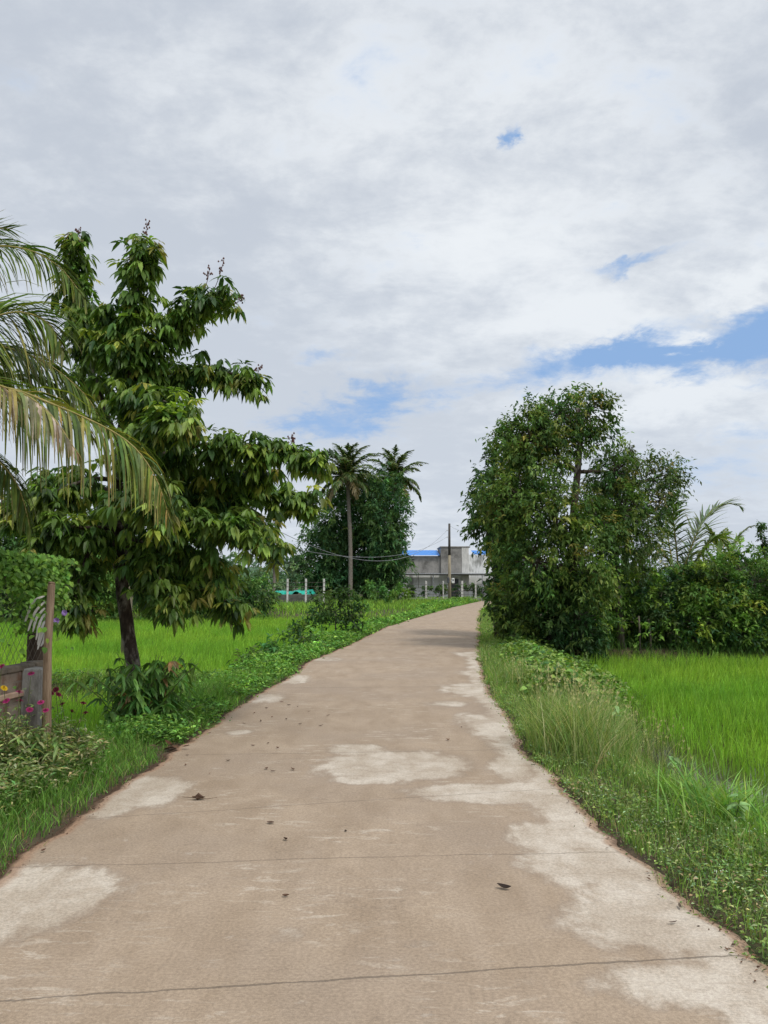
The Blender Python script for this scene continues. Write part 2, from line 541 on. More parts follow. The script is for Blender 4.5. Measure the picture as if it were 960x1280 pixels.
SEAMS = [(0, 1251, 940, 1192, .009), (0, 1084, 860, 1062, .006), (130, 1022, 700, 985, .006), (222, 944, 655, 937, .007),
         (340, 860, 612, 858, .014), (440, 806, 598, 806, .03), (500, 780, 598, 780, .04)]
PATCH = [(500, 956, 95, 20, 1.1), (446, 937, 38, 9, 1), (458, 975, 44, 6, 1), (640, 991, 130, 13, 1.1), (700, 1000, 60, 40, .8),
         (170, 988, 62, 20, 1.15), (128, 1010, 40, 14, 1), (20, 1125, 105, 48, 1.1), (60, 1095, 60, 14, .8), (298, 915, 22, 4, .8),
         (330, 872, 40, 8, .8), (360, 850, 30, 8, .8), (590, 818, 26, 5, .8), (590, 862, 45, 10, .9), (605, 905, 40, 18, .8),
         (640, 960, 30, 20, .9), (830, 1150, 120, 45, .95), (740, 1080, 90, 30, .95), (690, 1045, 60, 22, .95), (790, 1120, 70, 30, .8), (560, 880, 40, 5, .7),
         (400, 824, 30, 5, .7), (870, 1230, 130, 36, .75), (520, 1180, 40, 10, .55), (360, 1170, 40, 16, .5)]
ry = np.concatenate([np.arange(-6, 15, .05), np.arange(15, 40, .16), np.arange(40, 100.5, .5)])
NU = 97
u = np.linspace(0, 1, NU)
RY = np.repeat(ry[:, None], NU, 1)
wl = XL(ry) + .075 * (fbm(ry * 1.3, ry * 0, 21) - .5) * 2 + .05 * (vnoise(ry * 5, ry * 0, 22) - .5) + .035 * (vnoise(ry * 14, ry * 0, 23) - .5)
wr = XR(ry) + .08 * (fbm(ry * 1.3, ry * 0, 31) - .5) * 2 + .05 * (vnoise(ry * 5, ry * 0, 32) - .5) + .035 * (vnoise(ry * 14, ry * 0, 33) - .5)
RX = wl[:, None] * (1 - u) + wr[:, None] * u
dry = np.zeros_like(RX)
for (px, py, rx, ry_, s) in PATCH:
    c = ground(px, py)
    ax = rx * np.linalg.norm(c - [0, 0, CAMH]) / F
    ay = abs(ground(px, py - ry_)[1] - ground(px, py + ry_)[1]) / 2
    e = ((RX - c[0]) / ax) ** 2 + ((RY - c[1]) / ay) ** 2
    dry = np.maximum(dry, s * np.exp(-e * .85))
dr = (wr[:, None] - RX); dl = RX - wl[:, None]
dry = np.maximum(dry, .78 * np.exp(-(dr / (.3 + .3 * fbm(RY * .7, RY * 0, 51))) ** 2) * (RY < 19)); dry = np.maximum(dry, .45 * np.exp(-(dl / .2) ** 2) * (RY < 16))
edge = np.maximum(np.exp(-(dr / .11) ** 2), np.exp(-(dl / .14) ** 2)) * 1.15 + .25 * np.exp(-(dl / .5) ** 2)
mb = MB()
RZ = .012 * (fbm(RX * .6, RY * .6, 41) - .5) - .02 * np.maximum(np.exp(-(dr / .05) ** 2), np.exp(-(dl / .05) ** 2))
V = np.stack([RX, RY, RZ], -1).reshape(-1, 3)
n0 = len(ry)
idx = np.arange(n0 * NU).reshape(n0, NU)
q = np.stack([idx[:-1, :-1], idx[:-1, 1:], idx[1:, 1:], idx[1:, :-1]], -1).reshape(-1, 4)
mb.add(V, q, None, np.stack([dry, edge, 0 * dry], -1).reshape(-1, 3))
for xs, uu, flip in ((wl, 0, False), (wr, NU - 1, True)):
    top = np.stack([xs, ry, RZ[:, uu]], 1); bot = top - [0, 0, .14]
    i = np.arange(n0 - 1)
    q = np.stack([i, i + 1, i + 1 + n0, i + n0], 1)
    mb.add(np.concatenate([top, bot]), q if flip else q[:, ::-1], None, np.tile([0, 1.2, 0], (2 * n0, 1)))
tag(mb.build('road', roadmat(), smooth=False), kind='structure')


# paddy water sheets
def watermat():
    m, N, L = newmat('paddy_water'); g = NG(N, L)
    pos = g.new('ShaderNodeNewGeometry').outputs['Position']
    b = g.new('ShaderNodeBsdfPrincipled')
    col = g.mix(g.ramp(g.noise(pos, 1.5, 4), .4, .6), (.05, .045, .02), (.07, .085, .025))
    L.new(col, b.inputs['Base Color']); b.inputs['Roughness'].default_value = .04; b.inputs['IOR'].default_value = 1.33
    L.new(g.bump(g.noise(pos, 14, 2), .05, .01), b.inputs['Normal'])
    o = g.new('ShaderNodeOutputMaterial'); L.new(b.outputs[0], o.inputs[0])
    return m


wm = watermat()
WZ = -.455
mb = MB()
yy = np.linspace(-2, 20.9, 60)
V = []
for y in yy: V += [(XR(y) + .8, y, WZ), (40, y, WZ)]
i = np.arange(59)
mb.add(V, np.stack([2 * i, 2 * i + 1, 2 * i + 3, 2 * i + 2], 1))
tag(mb.build('water', wm), kind='structure')
mb = MB()
yy = np.linspace(8.1, 50, 90)
V = []
for y in yy: V += [(-60, y, WZ), (XL(y) - .55, y, WZ)]
i = np.arange(89)
mb.add(V, np.stack([2 * i, 2 * i + 1, 2 * i + 3, 2 * i + 2], 1))
tag(mb.build('water', wm), kind='structure')


# ------------------------------------------------------------------ rice (stuff)
def rice(name, label, x0, x1, y0, y1, dens, hgt, maskf, seed):
    mb = MB()
    edges = [y0]
    while edges[-1] < y1: edges.append(min(y1, edges[-1] * 1.25 + .3))
    for ya, yb in zip(edges[:-1], edges[1:]):
        d = max(5., (ya + yb) / 2)
        xa = max(x0, -.56 * d - 3); xb = min(x1, .56 * d + 3)
        if xb <= xa: continue
        k = max(.14, min(1., (9. / d) ** 1.05))
        n = int((xb - xa) * (yb - ya) * dens * k)
        P = np.stack([rng.uniform(xa, xb, n), rng.uniform(ya, yb, n), np.zeros(n)], 1)
        P = P[rng.uniform(0, 1, n) < maskf(P[:, 0], P[:, 1])]
        n = len(P)
        if not n: continue
        P[:, 2] = WZ - .05
        big = fbm(P[:, 0] * .35, P[:, 1] * .35, seed, 3)
        sm = fbm(P[:, 0] * 1.7, P[:, 1] * 1.7, seed + 5, 3)
        H = hgt * (.6 + .72 * sm) * rng.uniform(.6, 1.12, n)
        c0 = np.array([.155, .315, .034]); c1 = np.array([.225, .365, .042]); c2 = np.array([.09, .2, .024])
        t = np.clip((big - .3) / .4, 0, 1)[:, None]
        col = c0 * (1 - t) + c1 * t
        w2 = np.clip((sm - .46) * 4, 0, 1)[:, None]
        col = col * (1 - w2 * .6) + c2 * w2 * .6
        col = vary(col, n, .16, .06)
        ln = rng.normal(0, .085, (n, 2)) * (H / .4)[:, None] + np.array([.03, 0])
        W = .0075 * (1 / k) ** .62 * rng.uniform(.7, 1.3, n)
        blades(mb, P, H, W, ln, col * .9, 3 if d < 14 else 2, col * 1.08)  # rice darkened at the root: shade put into the blade colour
    return tag(mb.build(name, M['rice']), label, 'rice', kind='stuff')


def mask_right(x, y):
    s = x - XR(y)
    m = sstep(1.75, 2.5, s + .8 * (fbm(x * .9, y * .9, 61) - .5))
    m = m * (1 - sstep(21.2, 21.8, y))
    g = ground(815, 975, WZ)
    hole = np.exp(-(((x - g[0]) / .8) ** 2 + ((y - g[1]) / .75) ** 2) ** 2)
    thin = .35 + .65 * sstep(2.0, 3.6, s)
    return np.clip(m * thin * (1 - .93 * hole) * (.55 + .7 * fbm(x * 1.1, y * 1.1, 62)), 0, 1)


def mask_left(x, y):
    s = XL(y) - x
    b = np.abs(y - BUNDY(x))
    m = sstep(.9, 1.5, s) * sstep(.45, .8, b) * (1 - sstep(44, 47, y)) * sstep(8.0, 8.4, y)
    return m * np.clip(.6 + .8 * fbm(x * .9, y * .9, 64), 0, 1)


rice('rice_crop', 'bright green young rice in the flooded paddy right of the road', 1, 22, 4.2, 21.8, 620, .43, mask_right, 70)
rice('rice_crop', 'bright green young rice filling the paddy left of the road', -32, 4, 8, 47, 520, .40, mask_left, 80)


# ------------------------------------------------------------------ verge vegetation (stuff)
def verge_pts(side, y0, y1, w0, w1, dens, falloff=9.):
    out = []
    e = [y0]
    while e[-1] < y1: e.append(min(y1, e[-1] * 1.2 + .4))
    for ya, yb in zip(e[:-1], e[1:]):
        d = max(4., (ya + yb) / 2)
        k = min(1., (falloff / d) ** 1.2)
        n = int((yb - ya) * (w1 - w0) * dens * k)
        y = rng.uniform(ya, yb, n); s = rng.uniform(w0, w1, n)
        x = np.interp(y, ry, wr) + s if side > 0 else np.interp(y, ry, wl) - s
        out.append(np.stack([x, y, s, np.full(n, 1 / k)], 1))
    o = np.concatenate(out)
    P = np.stack([o[:, 0], o[:, 1], height(o[:, 0], o[:, 1]) - .01], 1)
    ok = P[:, 2] > WZ + .01
    P, o = P[ok], o[ok]
    return P, o[:, 2], o[:, 3]


def add_grass(mb, P, s, kk, hfun, cols, w, wid=.0045, lean=.35, segs=3):
    n = len(P)
    H = hfun(P[:, 0], P[:, 1], s) * rng.uniform(.5, 1.2, n)
    col = vary(pick(cols, w, n), n, .3, .1)
    a = rng.uniform(0, 2 * PI, n)
    ln = np.stack([np.cos(a), np.sin(a)], 1) * (H * np.abs(rng.normal(lean, .2, n)))[:, None]
    blades(mb, P, H, wid * kk ** .6 * rng.uniform(.6, 1.5, n), ln, col * .85, segs, col * 1.05)  # roots darker than tips, painting shade between the blades


def add_weeds(mb, P, kk, hgt, leaf, cols, w, nl=9, spread=.05, rich=False, aspect=.5):
    """small broadleaf sprigs: a few leaves on each root point"""
    n = len(P)
    k = np.repeat(np.arange(n), nl)
    N = n * nl
    up = rng.uniform(0, 1, N) ** .7
    Q = P[k] + np.stack([rng.normal(0, spread, N), rng.normal(0, spread, N), up * np.broadcast_to(hgt, (n,))[k]], 1)
    D = rdir(N); D[:, 2] = np.abs(D[:, 2]) * .6 - .1
    Nn = nrm(rdir(N) * .6 + UP)
    sc_ = kk[k] ** .5
    Lg = leaf * sc_ * rng.uniform(.6, 1.3, N)
    base = vary(pick(cols, w, n), n, .28, .1)
    leaves(mb, Q, D, Nn, Lg, Lg * aspect, .25, vary(base[k], N, .18, .06), rich)


# right verge
mb = MB()
G1 = [(.11, .195, .04), (.145, .235, .05), (.17, .21, .075), (.065, .13, .028), (.26, .24, .12)]
P, s, kk = verge_pts(1, 2.4, 60, -.09, 2.4, 2600)
keep = rng.uniform(0, 1, len(P)) < (.35 + .9 * fbm(P[:, 0] * 2.2, P[:, 1] * 2.2, 91)) * np.where(s < .04, sstep(.45, .7, fbm(P[:, 1] * 2.3, P[:, 1] * 0, 93)), 1)
P, s, kk = P[keep], s[keep], kk[keep]
add_grass(mb, P, s, kk, lambda x, y, s_: .11 + .28 * sstep(.2, 1.6, s_) * (.4 + 1.2 * fbm(x * 1.4, y * 1.4, 92)) + .06 * sstep(8, 14, y), G1, [3, 3, 2., 1.4, 1.])
tag(mb.build('verge_grass', M['grass']), 'mixed short grass covering the right verge between road and paddy', 'grass', kind='stuff')
mb = MB()
P, s, kk = verge_pts(1, 2.4, 30, -.02, 2.3, 560)
keep = rng.uniform(0, 1, len(P)) < .5 * sstep(.35, .6, fbm(P[:, 0] * 1.6, P[:, 1] * 1.6, 95)) * (.55 + .45 * sstep(1.7, .8, s))
P, s, kk = P[keep], s[keep], kk[keep]
G2 = [(.105, .155, .042), (.145, .2, .055), (.18, .22, .11), (.075, .125, .04), (.22, .17, .1)]
add_weeds(mb, P, kk, .1 + .12 * sstep(.3, 1.5, s), .028, G2, [3, 3, 1.3, 2, .5], 12, .06)
keep = rng.uniform(0, 1, len(P)) < .03
Pf = P[keep] + [0, 0, .17]
add_weeds(mb, Pf, kk[keep], .03, .009, [(.6, .62, .5), (.5, .55, .4)], [1, 1], 5, .02)
tag(mb.build('low_weeds', M['leaf_matte']), 'low grey-green broadleaf weeds creeping along the right road edge', 'weeds', kind='stuff')
# longer leafy grass further from the road on the right
mb = MB()
P, s, kk = verge_pts(1, 3.2, 19, .9, 2.7, 420)
keep = rng.uniform(0, 1, len(P)) < sstep(.38, .58, fbm(P[:, 0] * 1.1, P[:, 1] * 1.1, 97))
gw = ground(815, 975, WZ); dd = np.hypot(P[:, 0] - gw[0] * .95, P[:, 1] - gw[1] * .95)
keep &= dd > 1.0
P, s, kk = P[keep], s[keep], kk[keep]
add_grass(mb, P, s, kk, lambda x, y, s_: .32 + .25 * fbm(x * 2, y * 2, 98), [(.12, .21, .04), (.16, .25, .05), (.09, .16, .04)], [2, 2, 1], .010, .6, 4)
tag(mb.build('long_grass', M['grass']), 'longer broad-bladed grass beside the right paddy edge', 'grass', kind='stuff')
# creeper carpet on the right verge before the trees
mb = MB()
y = rng.uniform(10.5, 20.5, 8200); t = rng.uniform(0, 1, 8200)
x = XR(y) + .25 + t * (1.0 + 1.5 * sstep(10.5, 15, y)) + .2
zc = height(x, y) + (.12 + .42 * np.sin(np.clip(t, 0, 1) * PI) * (.4 + 1.1 * fbm(x * 1.3, y * 1.3, 101))) * rng.uniform(.35, 1.05, 8200)
keep = rng.uniform(0, 1, 8200) < sstep(.3, .5, fbm(x * .9, y * .7, 103) + .25 * sstep(11, 15, y))
Pc = np.stack([x, y, zc], 1)[keep]; n = len(Pc)
D = rdir(n); D[:, 2] *= .25
Lg = rng.uniform(.06, .13, n)
leaves(mb, Pc, D, nrm(rdir(n) * .45 + UP), Lg, Lg * .95, .2, vary(pick([(.085, .15, .03), (.13, .2, .04), (.05, .1, .025), (.17, .22, .07)], [3, 2, 2, .6], n), n, .28, .1), True)
tag(mb.build('creeper_carpet', M['leaf_matte']), 'leafy creeper carpet spilling over the right verge below the trees', 'creeper', kind='stuff')

# left verge
mb = MB()
P, s, kk = verge_pts(-1, 2.4, 76, -.09, 1.5, 2700)
keep = rng.uniform(0, 1, len(P)) < (.35 + .9 * fbm(P[:, 0] * 2, P[:, 1] * 2, 111)) * np.where(s < .04, sstep(.45, .7, fbm(P[:, 1] * 2.3, P[:, 1] * 0, 113)), 1)
P, s, kk = P[keep], s[keep], kk[keep]
add_grass(mb, P, s, kk, lambda x, y, s_: (.1 + .22 * sstep(.1, .8, s_)) * (.5 + .9 * fbm(x * 1.5, y * 1.5, 112)) * (1 + .35 * sstep(3, 7, y) - .3 * sstep(10, 14, y)),
          [(.07, .15, .025), (.1, .2, .035), (.13, .22, .05), (.22, .2, .1)], [3, 3, 1.5, .5], .0045, .5)
tag(mb.build('verge_grass', M['grass']), 'lush dark green grass on the left verge in front of the wall and shrubs', 'grass', kind='stuff')
mb = MB()
P, s, kk = verge_pts(-1, 8.2, 76, .0, 1.7, 330)
keep = rng.uniform(0, 1, len(P)) < sstep(.3, .55, fbm(P[:, 0] * 1.2, P[:, 1] * 1.2, 115)) * (.4 + .6 * sstep(.05, .5, s))
P, s, kk = P[keep], s[keep], kk[keep]
add_weeds(mb, P, kk, (.12 + .3 * sstep(.1, 1., s) * (.4 + fbm(P[:, 0] * .8, P[:, 1] * .8, 116))), .06, [(.075, .16, .03), (.11, .21, .04), (.15, .25, .05), (.05, .11, .025)], [3, 3, 1.5, 1.5], 13, .09)
tag(mb.build('low_weeds', M['leaf_matte']), 'bushy broadleaf weeds lining the left road edge', 'weeds', kind='stuff')
# bund and far grass
mb = MB()
n = 9000
x = rng.uniform(-14, -2.4, n); y = BUNDY(x) + rng.normal(0, .35, n)
P = np.stack([x, y, height(x, y) - .01], 1)
add_grass(mb, P, x, np.full(n, 2.), lambda a, b, c: .2 + .22 * fbm(a * 1.2, b * 1.2, 121), [(.1, .17, .035), (.14, .2, .05), (.19, .2, .09)], [3, 2, 1], .006, .5)
m2 = 900
add_weeds(mb, P[:m2], np.full(m2, 1.8), .25, .055, [(.06, .12, .03), (.1, .17, .04)], [1, 1], 10, .1)
tag(mb.build('bund_grass', M['grass']), 'rough grass on the earth bund crossing the left paddy', 'grass', kind='stuff')
mb = MB()
n = 9000
y = rng.uniform(20.6, 23, n); x = XR(y) + rng.uniform(1.5, 16, n)
P = np.stack([x, y, height(x, y) - .01], 1)
add_grass(mb, P, x, np.full(n, 3.), lambda a, b, c: .2 + .35 * fbm(a * 1.2, b * 1.2, 123), [(.06, .12, .03), (.09, .16, .035), (.04, .08, .02)], [2, 2, 2], .006, .5)
tag(mb.build('bank_grass', M['grass']), 'dark rank grass on the bank below the right-hand hedge', 'grass', kind='stuff')
mb = MB()
n = 60000
y = 47 + 45 * rng.uniform(0, 1, n) ** 1.3; x = rng.uniform(-34, 34, n)
ok = (x < XL(y) - .1) | (x > XR(y) + .1)
P = np.stack([x, y, height(x, y) - .01], 1)[ok]
add_grass(mb, P, P[:, 0], np.full(len(P), 9.), lambda a, b, c: .22 + .4 * fbm(a * .5, b * .5, 131), [(.12, .22, .03), (.16, .26, .04), (.09, .17, .03)], [2, 2, 1], .012, .4, 2)
tag(mb.build('meadow_grass', M['grass']), 'rough green grass between the far road bend and the fence', 'grass', kind='stuff')


# ------------------------------------------------------------------ trees from lobes of leafy sprigs
def sprig_cloud(c, r, nclump, nsprig, nleaf, ls, up=.35, shell=.5, lump=.3):
    """returns leaf base points, leaf directions, clump index"""
    c = np.asarray(c, float); r = np.asarray(r, float)
    u = rdir(nclump)
    ph = rng.uniform(0, 6.28, 6)
    lumpf = 1 + lump * (np.sin(u[:, 0] * 4 + ph[0]) * np.sin(u[:, 1] * 4 + ph[1]) + np.sin(u[:, 2] * 5 + ph[2]) * .6)
    cc = c + u * r * (rng.uniform(shell ** 3, 1, (nclump, 1)) ** (1 / 3)) * lumpf[:, None]
    k = np.repeat(np.arange(nclump), nsprig)
    sp0 = cc[k] + rng.normal(0, 1, (len(k), 3)) * r * .15
    sd = nrm(u[k] * .7 + UP * up + rdir(len(k)) * .75)
    kl = np.repeat(np.arange(len(k)), nleaf)
    t = rng.uniform(0.05, 1, len(kl))[:, None]
    Pp = sp0[kl] + sd[kl] * ls * t * rng.uniform(.6, 1.3, (len(kl), 1)) - UP * ls * .25 * t ** 2
    D = nrm(sd[kl] * .55 + rdir(len(kl)) * .9)
    return Pp, D, k[kl], cc


def lobed_tree(name, label, cat, base, lobes, cols, w, leaf, aspect=.42, droop=.5, trunk=None, bark='bark', group=None,
               dens=1., ls=.4, nleaf=9, mat='leaf_matte', shell=.45, twigs=True, rich=False, rtrunk=.1, lump=.3, up=.35, crown='crown'):
    base = np.asarray(base, float)
    t = thing(name, label, cat, base, group)
    mbL = MB(); mbT = MB()
    if trunk is None:
        hc = np.mean([l[0] for l in lobes], axis=0)
        trunk = [base - [0, 0, .1], base * .7 + hc * .3 + [.05, 0, 0], base * .35 + hc * .65, hc]
    trunk = np.array(trunk)
    mbT.tube(trunk, np.linspace(rtrunk, rtrunk * .45, len(trunk)), 9, .12)
    for (c, r) in lobes:
        c = np.asarray(c, float); r = np.asarray(r, float)
        area = 4 * PI * (np.mean(r)) ** 2
        nleaves = dens * area / (leaf * leaf * aspect) * 1.7
        nspr = 6
        ncl = max(6, int(nleaves / (nspr * nleaf)))
        Pp, D, k, cc = sprig_cloud(c, r, ncl, nspr, nleaf, ls, up, shell, lump)
        n = len(Pp)
        D[:, 2] -= droop; D = nrm(D)
        ctint = vary(pick(cols, w, ncl), ncl, .22, .1)
        Lg = leaf * rng.uniform(.6, 1.35, n)
        gz = height(Pp[:, 0], Pp[:, 1])
        ok = Pp[:, 2] > gz + .03
        leaves(mbL, Pp[ok], D[ok], nrm(rdir(n) * .7 + UP)[ok], Lg[ok], (Lg * aspect)[ok], .2, vary(ctint[k], n, .2, .08)[ok], rich)
        j = np.argmin(np.linalg.norm(trunk - c, axis=1) + (trunk[:, 2] > c[2]) * .5)
        mid = (trunk[j] + c) / 2 + rng.normal(0, .08, 3) * np.mean(r)
        if np.linalg.norm(trunk[j] - c) > .05:
            mbT.tube([trunk[j], mid, c], [rtrunk * .4, rtrunk * .28, rtrunk * .15], 6, .1)
        if twigs:
            for q_ in cc[:: max(1, len(cc) // 26)]:
                m_ = (c * .5 + q_ * .5) + rng.normal(0, .1, 3) * np.mean(r) * .5
                mbT.tube([c, m_, q_], [rtrunk * .15, rtrunk * .09, rtrunk * .04], 4, 0, None, False)
    mbT.build('trunk', M[bark], t, base, True)
    mbL.build(crown, M[mat], t, base)
    return t


def lobe(px, py, d, rx, ry, rz=None):
    c = at(px, py, d); k = np.linalg.norm(c - [0, 0, CAMH]) / F
    return (c, (rx * k, (rz if rz else (rx + ry) / 2) * k, ry * k))


def gpt(px, d):
    x = at(px, 731, d)[0]
    return np.array([x, d, float(height(x, d))])


GR_OLIVE = [(.055, .1, .022), (.09, .135, .03), (.032, .066, .018), (.15, .165, .045)]
GR_DARK = [(.025, .055, .018), (.04, .08, .022), (.06, .1, .03)]
GR_GREY = [(.06, .095, .032), (.09, .125, .04), (.042, .075, .024), (.13, .125, .055)]

# big roadside trees on the right
lobed_tree('roadside_tree', 'dark glossy green tree nearest the road, left edge of the right-hand clump', 'tree', gpt(622, 24.5),
           [lobe(616, 615, 24.5, 24, 38), lobe(606, 655, 24.5, 20, 26), lobe(636, 660, 24.5, 32, 40), lobe(638, 580, 24.7, 22, 32), lobe(640, 702, 24.5, 24, 32), lobe(640, 735, 24, 26, 30)],
           GR_DARK + [(.05, .11, .045)], [2, 3, 2, 1.5], .17, .45, .5, [gpt(622, 24.5) - [0, 0, .1], at(620, 740, 24.5), at(620, 690, 24.5), at(622, 640, 24.5), at(628, 600, 24.5)],
           dens=1.9, ls=.42, rtrunk=.13)
tb = gpt(712, 20.5)
tr = [tb - [0, 0, .1], at(716, 740, 20.5), at(716, 680, 20.5), at(718, 630, 20.4), at(722, 590, 20.5), at(726, 545, 20.5), at(722, 510, 20.5)]
lobed_tree('roadside_tree', 'tallest right-hand tree with olive foliage and forked brown trunk showing through', 'tree', tb,
           [lobe(700, 516, 20.5, 36, 26), lobe(738, 512, 20.5, 24, 26), lobe(662, 548, 20.2, 36, 34), lobe(690, 556, 20.2, 34, 34), lobe(742, 545, 20.6, 24, 18), lobe(650, 620, 19.9, 42, 40), lobe(690, 640, 19.6, 46, 44),
            lobe(748, 650, 20.2, 30, 32), lobe(670, 700, 19.6, 44, 40), lobe(720, 700, 19.4, 44, 40), lobe(640, 560, 20.6, 24, 34), lobe(625, 640, 20.3, 26, 36), lobe(768, 590, 20.8, 24, 22), lobe(775, 640, 20.6, 26, 30)],
           GR_OLIVE, [3, 3, 2.2, 1.2], .125, .4, .55, tr, dens=1.5, ls=.36, rtrunk=.14)
tb = gpt(775, 21.5)
lobed_tree('roadside_tree', 'sparse grey-green tree with bare twigs right of the tallest tree', 'tree', tb,
           [lobe(775, 610, 21.5, 34, 30), lobe(815, 600, 21.5, 30, 20), lobe(760, 655, 21.2, 38, 34), lobe(805, 640, 21.6, 32, 22), lobe(838, 592, 21.4, 16, 11), lobe(800, 580, 21.3, 20, 14), lobe(825, 625, 21.3, 20, 22), lobe(790, 690, 21.4, 34, 28), lobe(770, 588, 21.6, 18, 18)],
           GR_GREY, [3, 2, 2, 1.3], .12, .38, .5, [tb - [0, 0, .1], at(772, 740, 21.5), at(770, 690, 21.5), at(778, 640, 21.5), at(790, 605, 21.5)], 'bark_grey', dens=.95, ls=.45, rtrunk=.11)
# understorey bushes along the right
UB = [('dark bush at the foot of the right-hand trees beside the road', 640, 20.2, [(640, 752, 26, 26), (662, 772, 32, 28), (632, 768, 12, 12), (650, 790, 26, 18), (634, 782, 13, 13)], GR_OLIVE),
      ('dense shadowed bush under the tallest right-hand tree', 700, 19.8, [(690, 765, 40, 40), (725, 770, 36, 40), (700, 735, 40, 30), (690, 795, 36, 20), (730, 797, 32, 18)], GR_DARK),
      ('bush with yellow-green shoots under the sparse grey-green tree', 770, 20.8, [(765, 760, 34, 42), (795, 735, 26, 30), (740, 770, 26, 36), (765, 797, 34, 18)], [(.09, .16, .03), (.13, .22, .04), (.04, .08, .02)]),
      ('low dark hedge bush behind the two weathered stakes', 815, 21, [(800, 775, 34, 32), (835, 765, 34, 42), (810, 797, 34, 16), (845, 797, 30, 18)], GR_DARK),
      ('rounded bright-topped bush right of the young coconut palm', 885, 20.4, [(880, 742, 34, 38), (905, 768, 40, 38), (870, 778, 34, 30), (897, 716, 24, 18), (880, 798, 36, 17), (915, 797, 30, 18)], [(.06, .12, .025), (.09, .16, .03), (.15, .22, .04), (.03, .065, .02)]),
      ('tall leafy bush at the right end of the hedge', 945, 20.6, [(945, 728, 32, 34), (965, 765, 44, 40), (930, 770, 34, 36), (985, 735, 36, 36), (1030, 755, 44, 44), (925, 712, 14, 14), (950, 797, 34, 18), (1000, 795, 40, 20)], [(.06, .12, .025), (.1, .17, .035), (.16, .22, .05), (.03, .07, .02)])]
for lab, px, d, ls_, cols in UB:
    d += .3 if px < 750 else 1.4
    lobed_tree('bush', lab, 'bush', gpt(px, d), [lobe(a, b, d + random.uniform(-.4, .4), c, e) for a, b, c, e in ls_], cols, [2.5, 2, 1.5, 1][:len(cols)], .13, .45, .35,
               dens=1.5, ls=.28, rtrunk=.05, bark='twig', crown='foliage')


# ------------------------------------------------------------------ palms
def bez(pts, n):
    pts = np.asarray(pts, float)
    s = np.concatenate([[0], np.cumsum(np.linalg.norm(np.diff(pts, axis=0), axis=1))]); s /= s[-1]
    t = np.linspace(0, 1, n)
    # Catmull-Rom through the points
    out = []
    for tt in t:
        k = min(len(pts) - 2, max(0, np.searchsorted(s, tt, 'right') - 1))
        l = (tt - s[k]) / max(1e-6, s[k + 1] - s[k])
        p0 = pts[max(0, k - 1)]; p1 = pts[k]; p2 = pts[k + 1]; p3 = pts[min(len(pts) - 1, k + 2)]
        out.append(.5 * ((2 * p1) + (-p0 + p2) * l + (2 * p0 - 5 * p1 + 4 * p2 - p3) * l * l + (-p0 + 3 * p1 - 3 * p2 + p3) * l ** 3))
    return np.array(out)


def frond(parent, off, pts, leaf=.6, hang=.6, cols=None, w=None, nl=70, wid=.03, t0=.18, rr=.018, segs=5, name='frond', stiff=.3, label=None, face=None, fmix=1.):
    pts = bez(pts, 40)
    mb = MB(); mr = MB()
    mr.tube(pts, np.linspace(rr, rr * .18, 40), 6)
    t = np.repeat(np.linspace(t0, .995, nl), 2) + rng.normal(0, .004, nl * 2)
    side = np.tile([1, -1], nl)
    n = nl * 2
    f = np.clip(t, 0, 1) * 39; i = np.minimum(38, f.astype(int)); fr = (f - i)[:, None]
    P = pts[i] * (1 - fr) + pts[i + 1] * fr
    T = nrm(pts[i + 1] - pts[i])
    rv = UP if face is None else nrm(UP * (1 - fmix) + np.asarray(face, float) * fmix)
    S = nrm(np.cross(T, rv)) * side[:, None]
    prof = np.clip(np.sin(np.clip((t - t0) / (1 - t0) * .8 + .2, 0, 1) * PI) ** .7, .25, 1) * (1 - .25 * t)
    Lg = leaf * prof * rng.uniform(.7, 1.1, n) * np.where(rng.uniform(0, 1, n) < .07, .35, 1)
    D = nrm(S * (1 - .45 * t)[:, None] + T * (.45 + .9 * t ** 2)[:, None] + UP * rng.normal(stiff * .6, .12, (n, 1)) + rng.normal(0, .1, (n, 3)))
    W = wid * rng.uniform(.8, 1.15, n)
    col = vary(pick(cols, w, n), n, .2, .08)
    tipr = rng.uniform(0, 1, n) ** 2
    rows = []; C = []
    pos = P.copy(); d = D.copy(); step = Lg / segs
    wside = nrm(np.cross(d, UP + rng.normal(0, .25, (n, 3))))
    for k in range(segs + 1):
        tt = k / segs
        ww = (W * .5 * (1 - .85 * tt ** 1.6) * (.55 + .45 * min(1, tt * 4)))[:, None]
        rows += [pos + wside * ww, pos - wside * ww]
        br = (np.clip((tt - .55) / .45, 0, 1) * tipr)[:, None]
        cc = col * (1 - br) + np.array([.22, .16, .08]) * br
        C += [cc, cc]
        d = nrm(d + np.array([0, 0, -1.]) * (hang * rng.uniform(.75, 1.25, (n, 1))) * (1.3 / segs) * (1 + 1.2 * tt))
        pos = pos + d * step[:, None]
    nv = 2 * (segs + 1)
    b = np.arange(n)[:, None] * nv
    q = np.concatenate([b + np.array([[2 * k, 2 * k + 1, 2 * k + 3, 2 * k + 2]]) for k in range(segs)])
    mb.add(np.stack(rows, 1).reshape(-1, 3), q, None, np.stack(C, 1).reshape(-1, 3))
    fo = mb.build(name, M['palm'], parent, off)
    if label: fo['label'] = label
    mr.build('rachis', M['rachis'], fo, off, True)
    return fo


def palm_trunk(t, off, pts, r0, r1, mat='palm_bark'):
    p = bez(pts, 46)
    r = np.linspace(r0, r1, 46) * (1 + .06 * (np.arange(46) % 2)); r[:4] *= np.array([1.5, 1.3, 1.15, 1.05])
    mb = MB(); mb.tube(p, r, 12, .03); mb.build('trunk', M[mat], t, off, True)


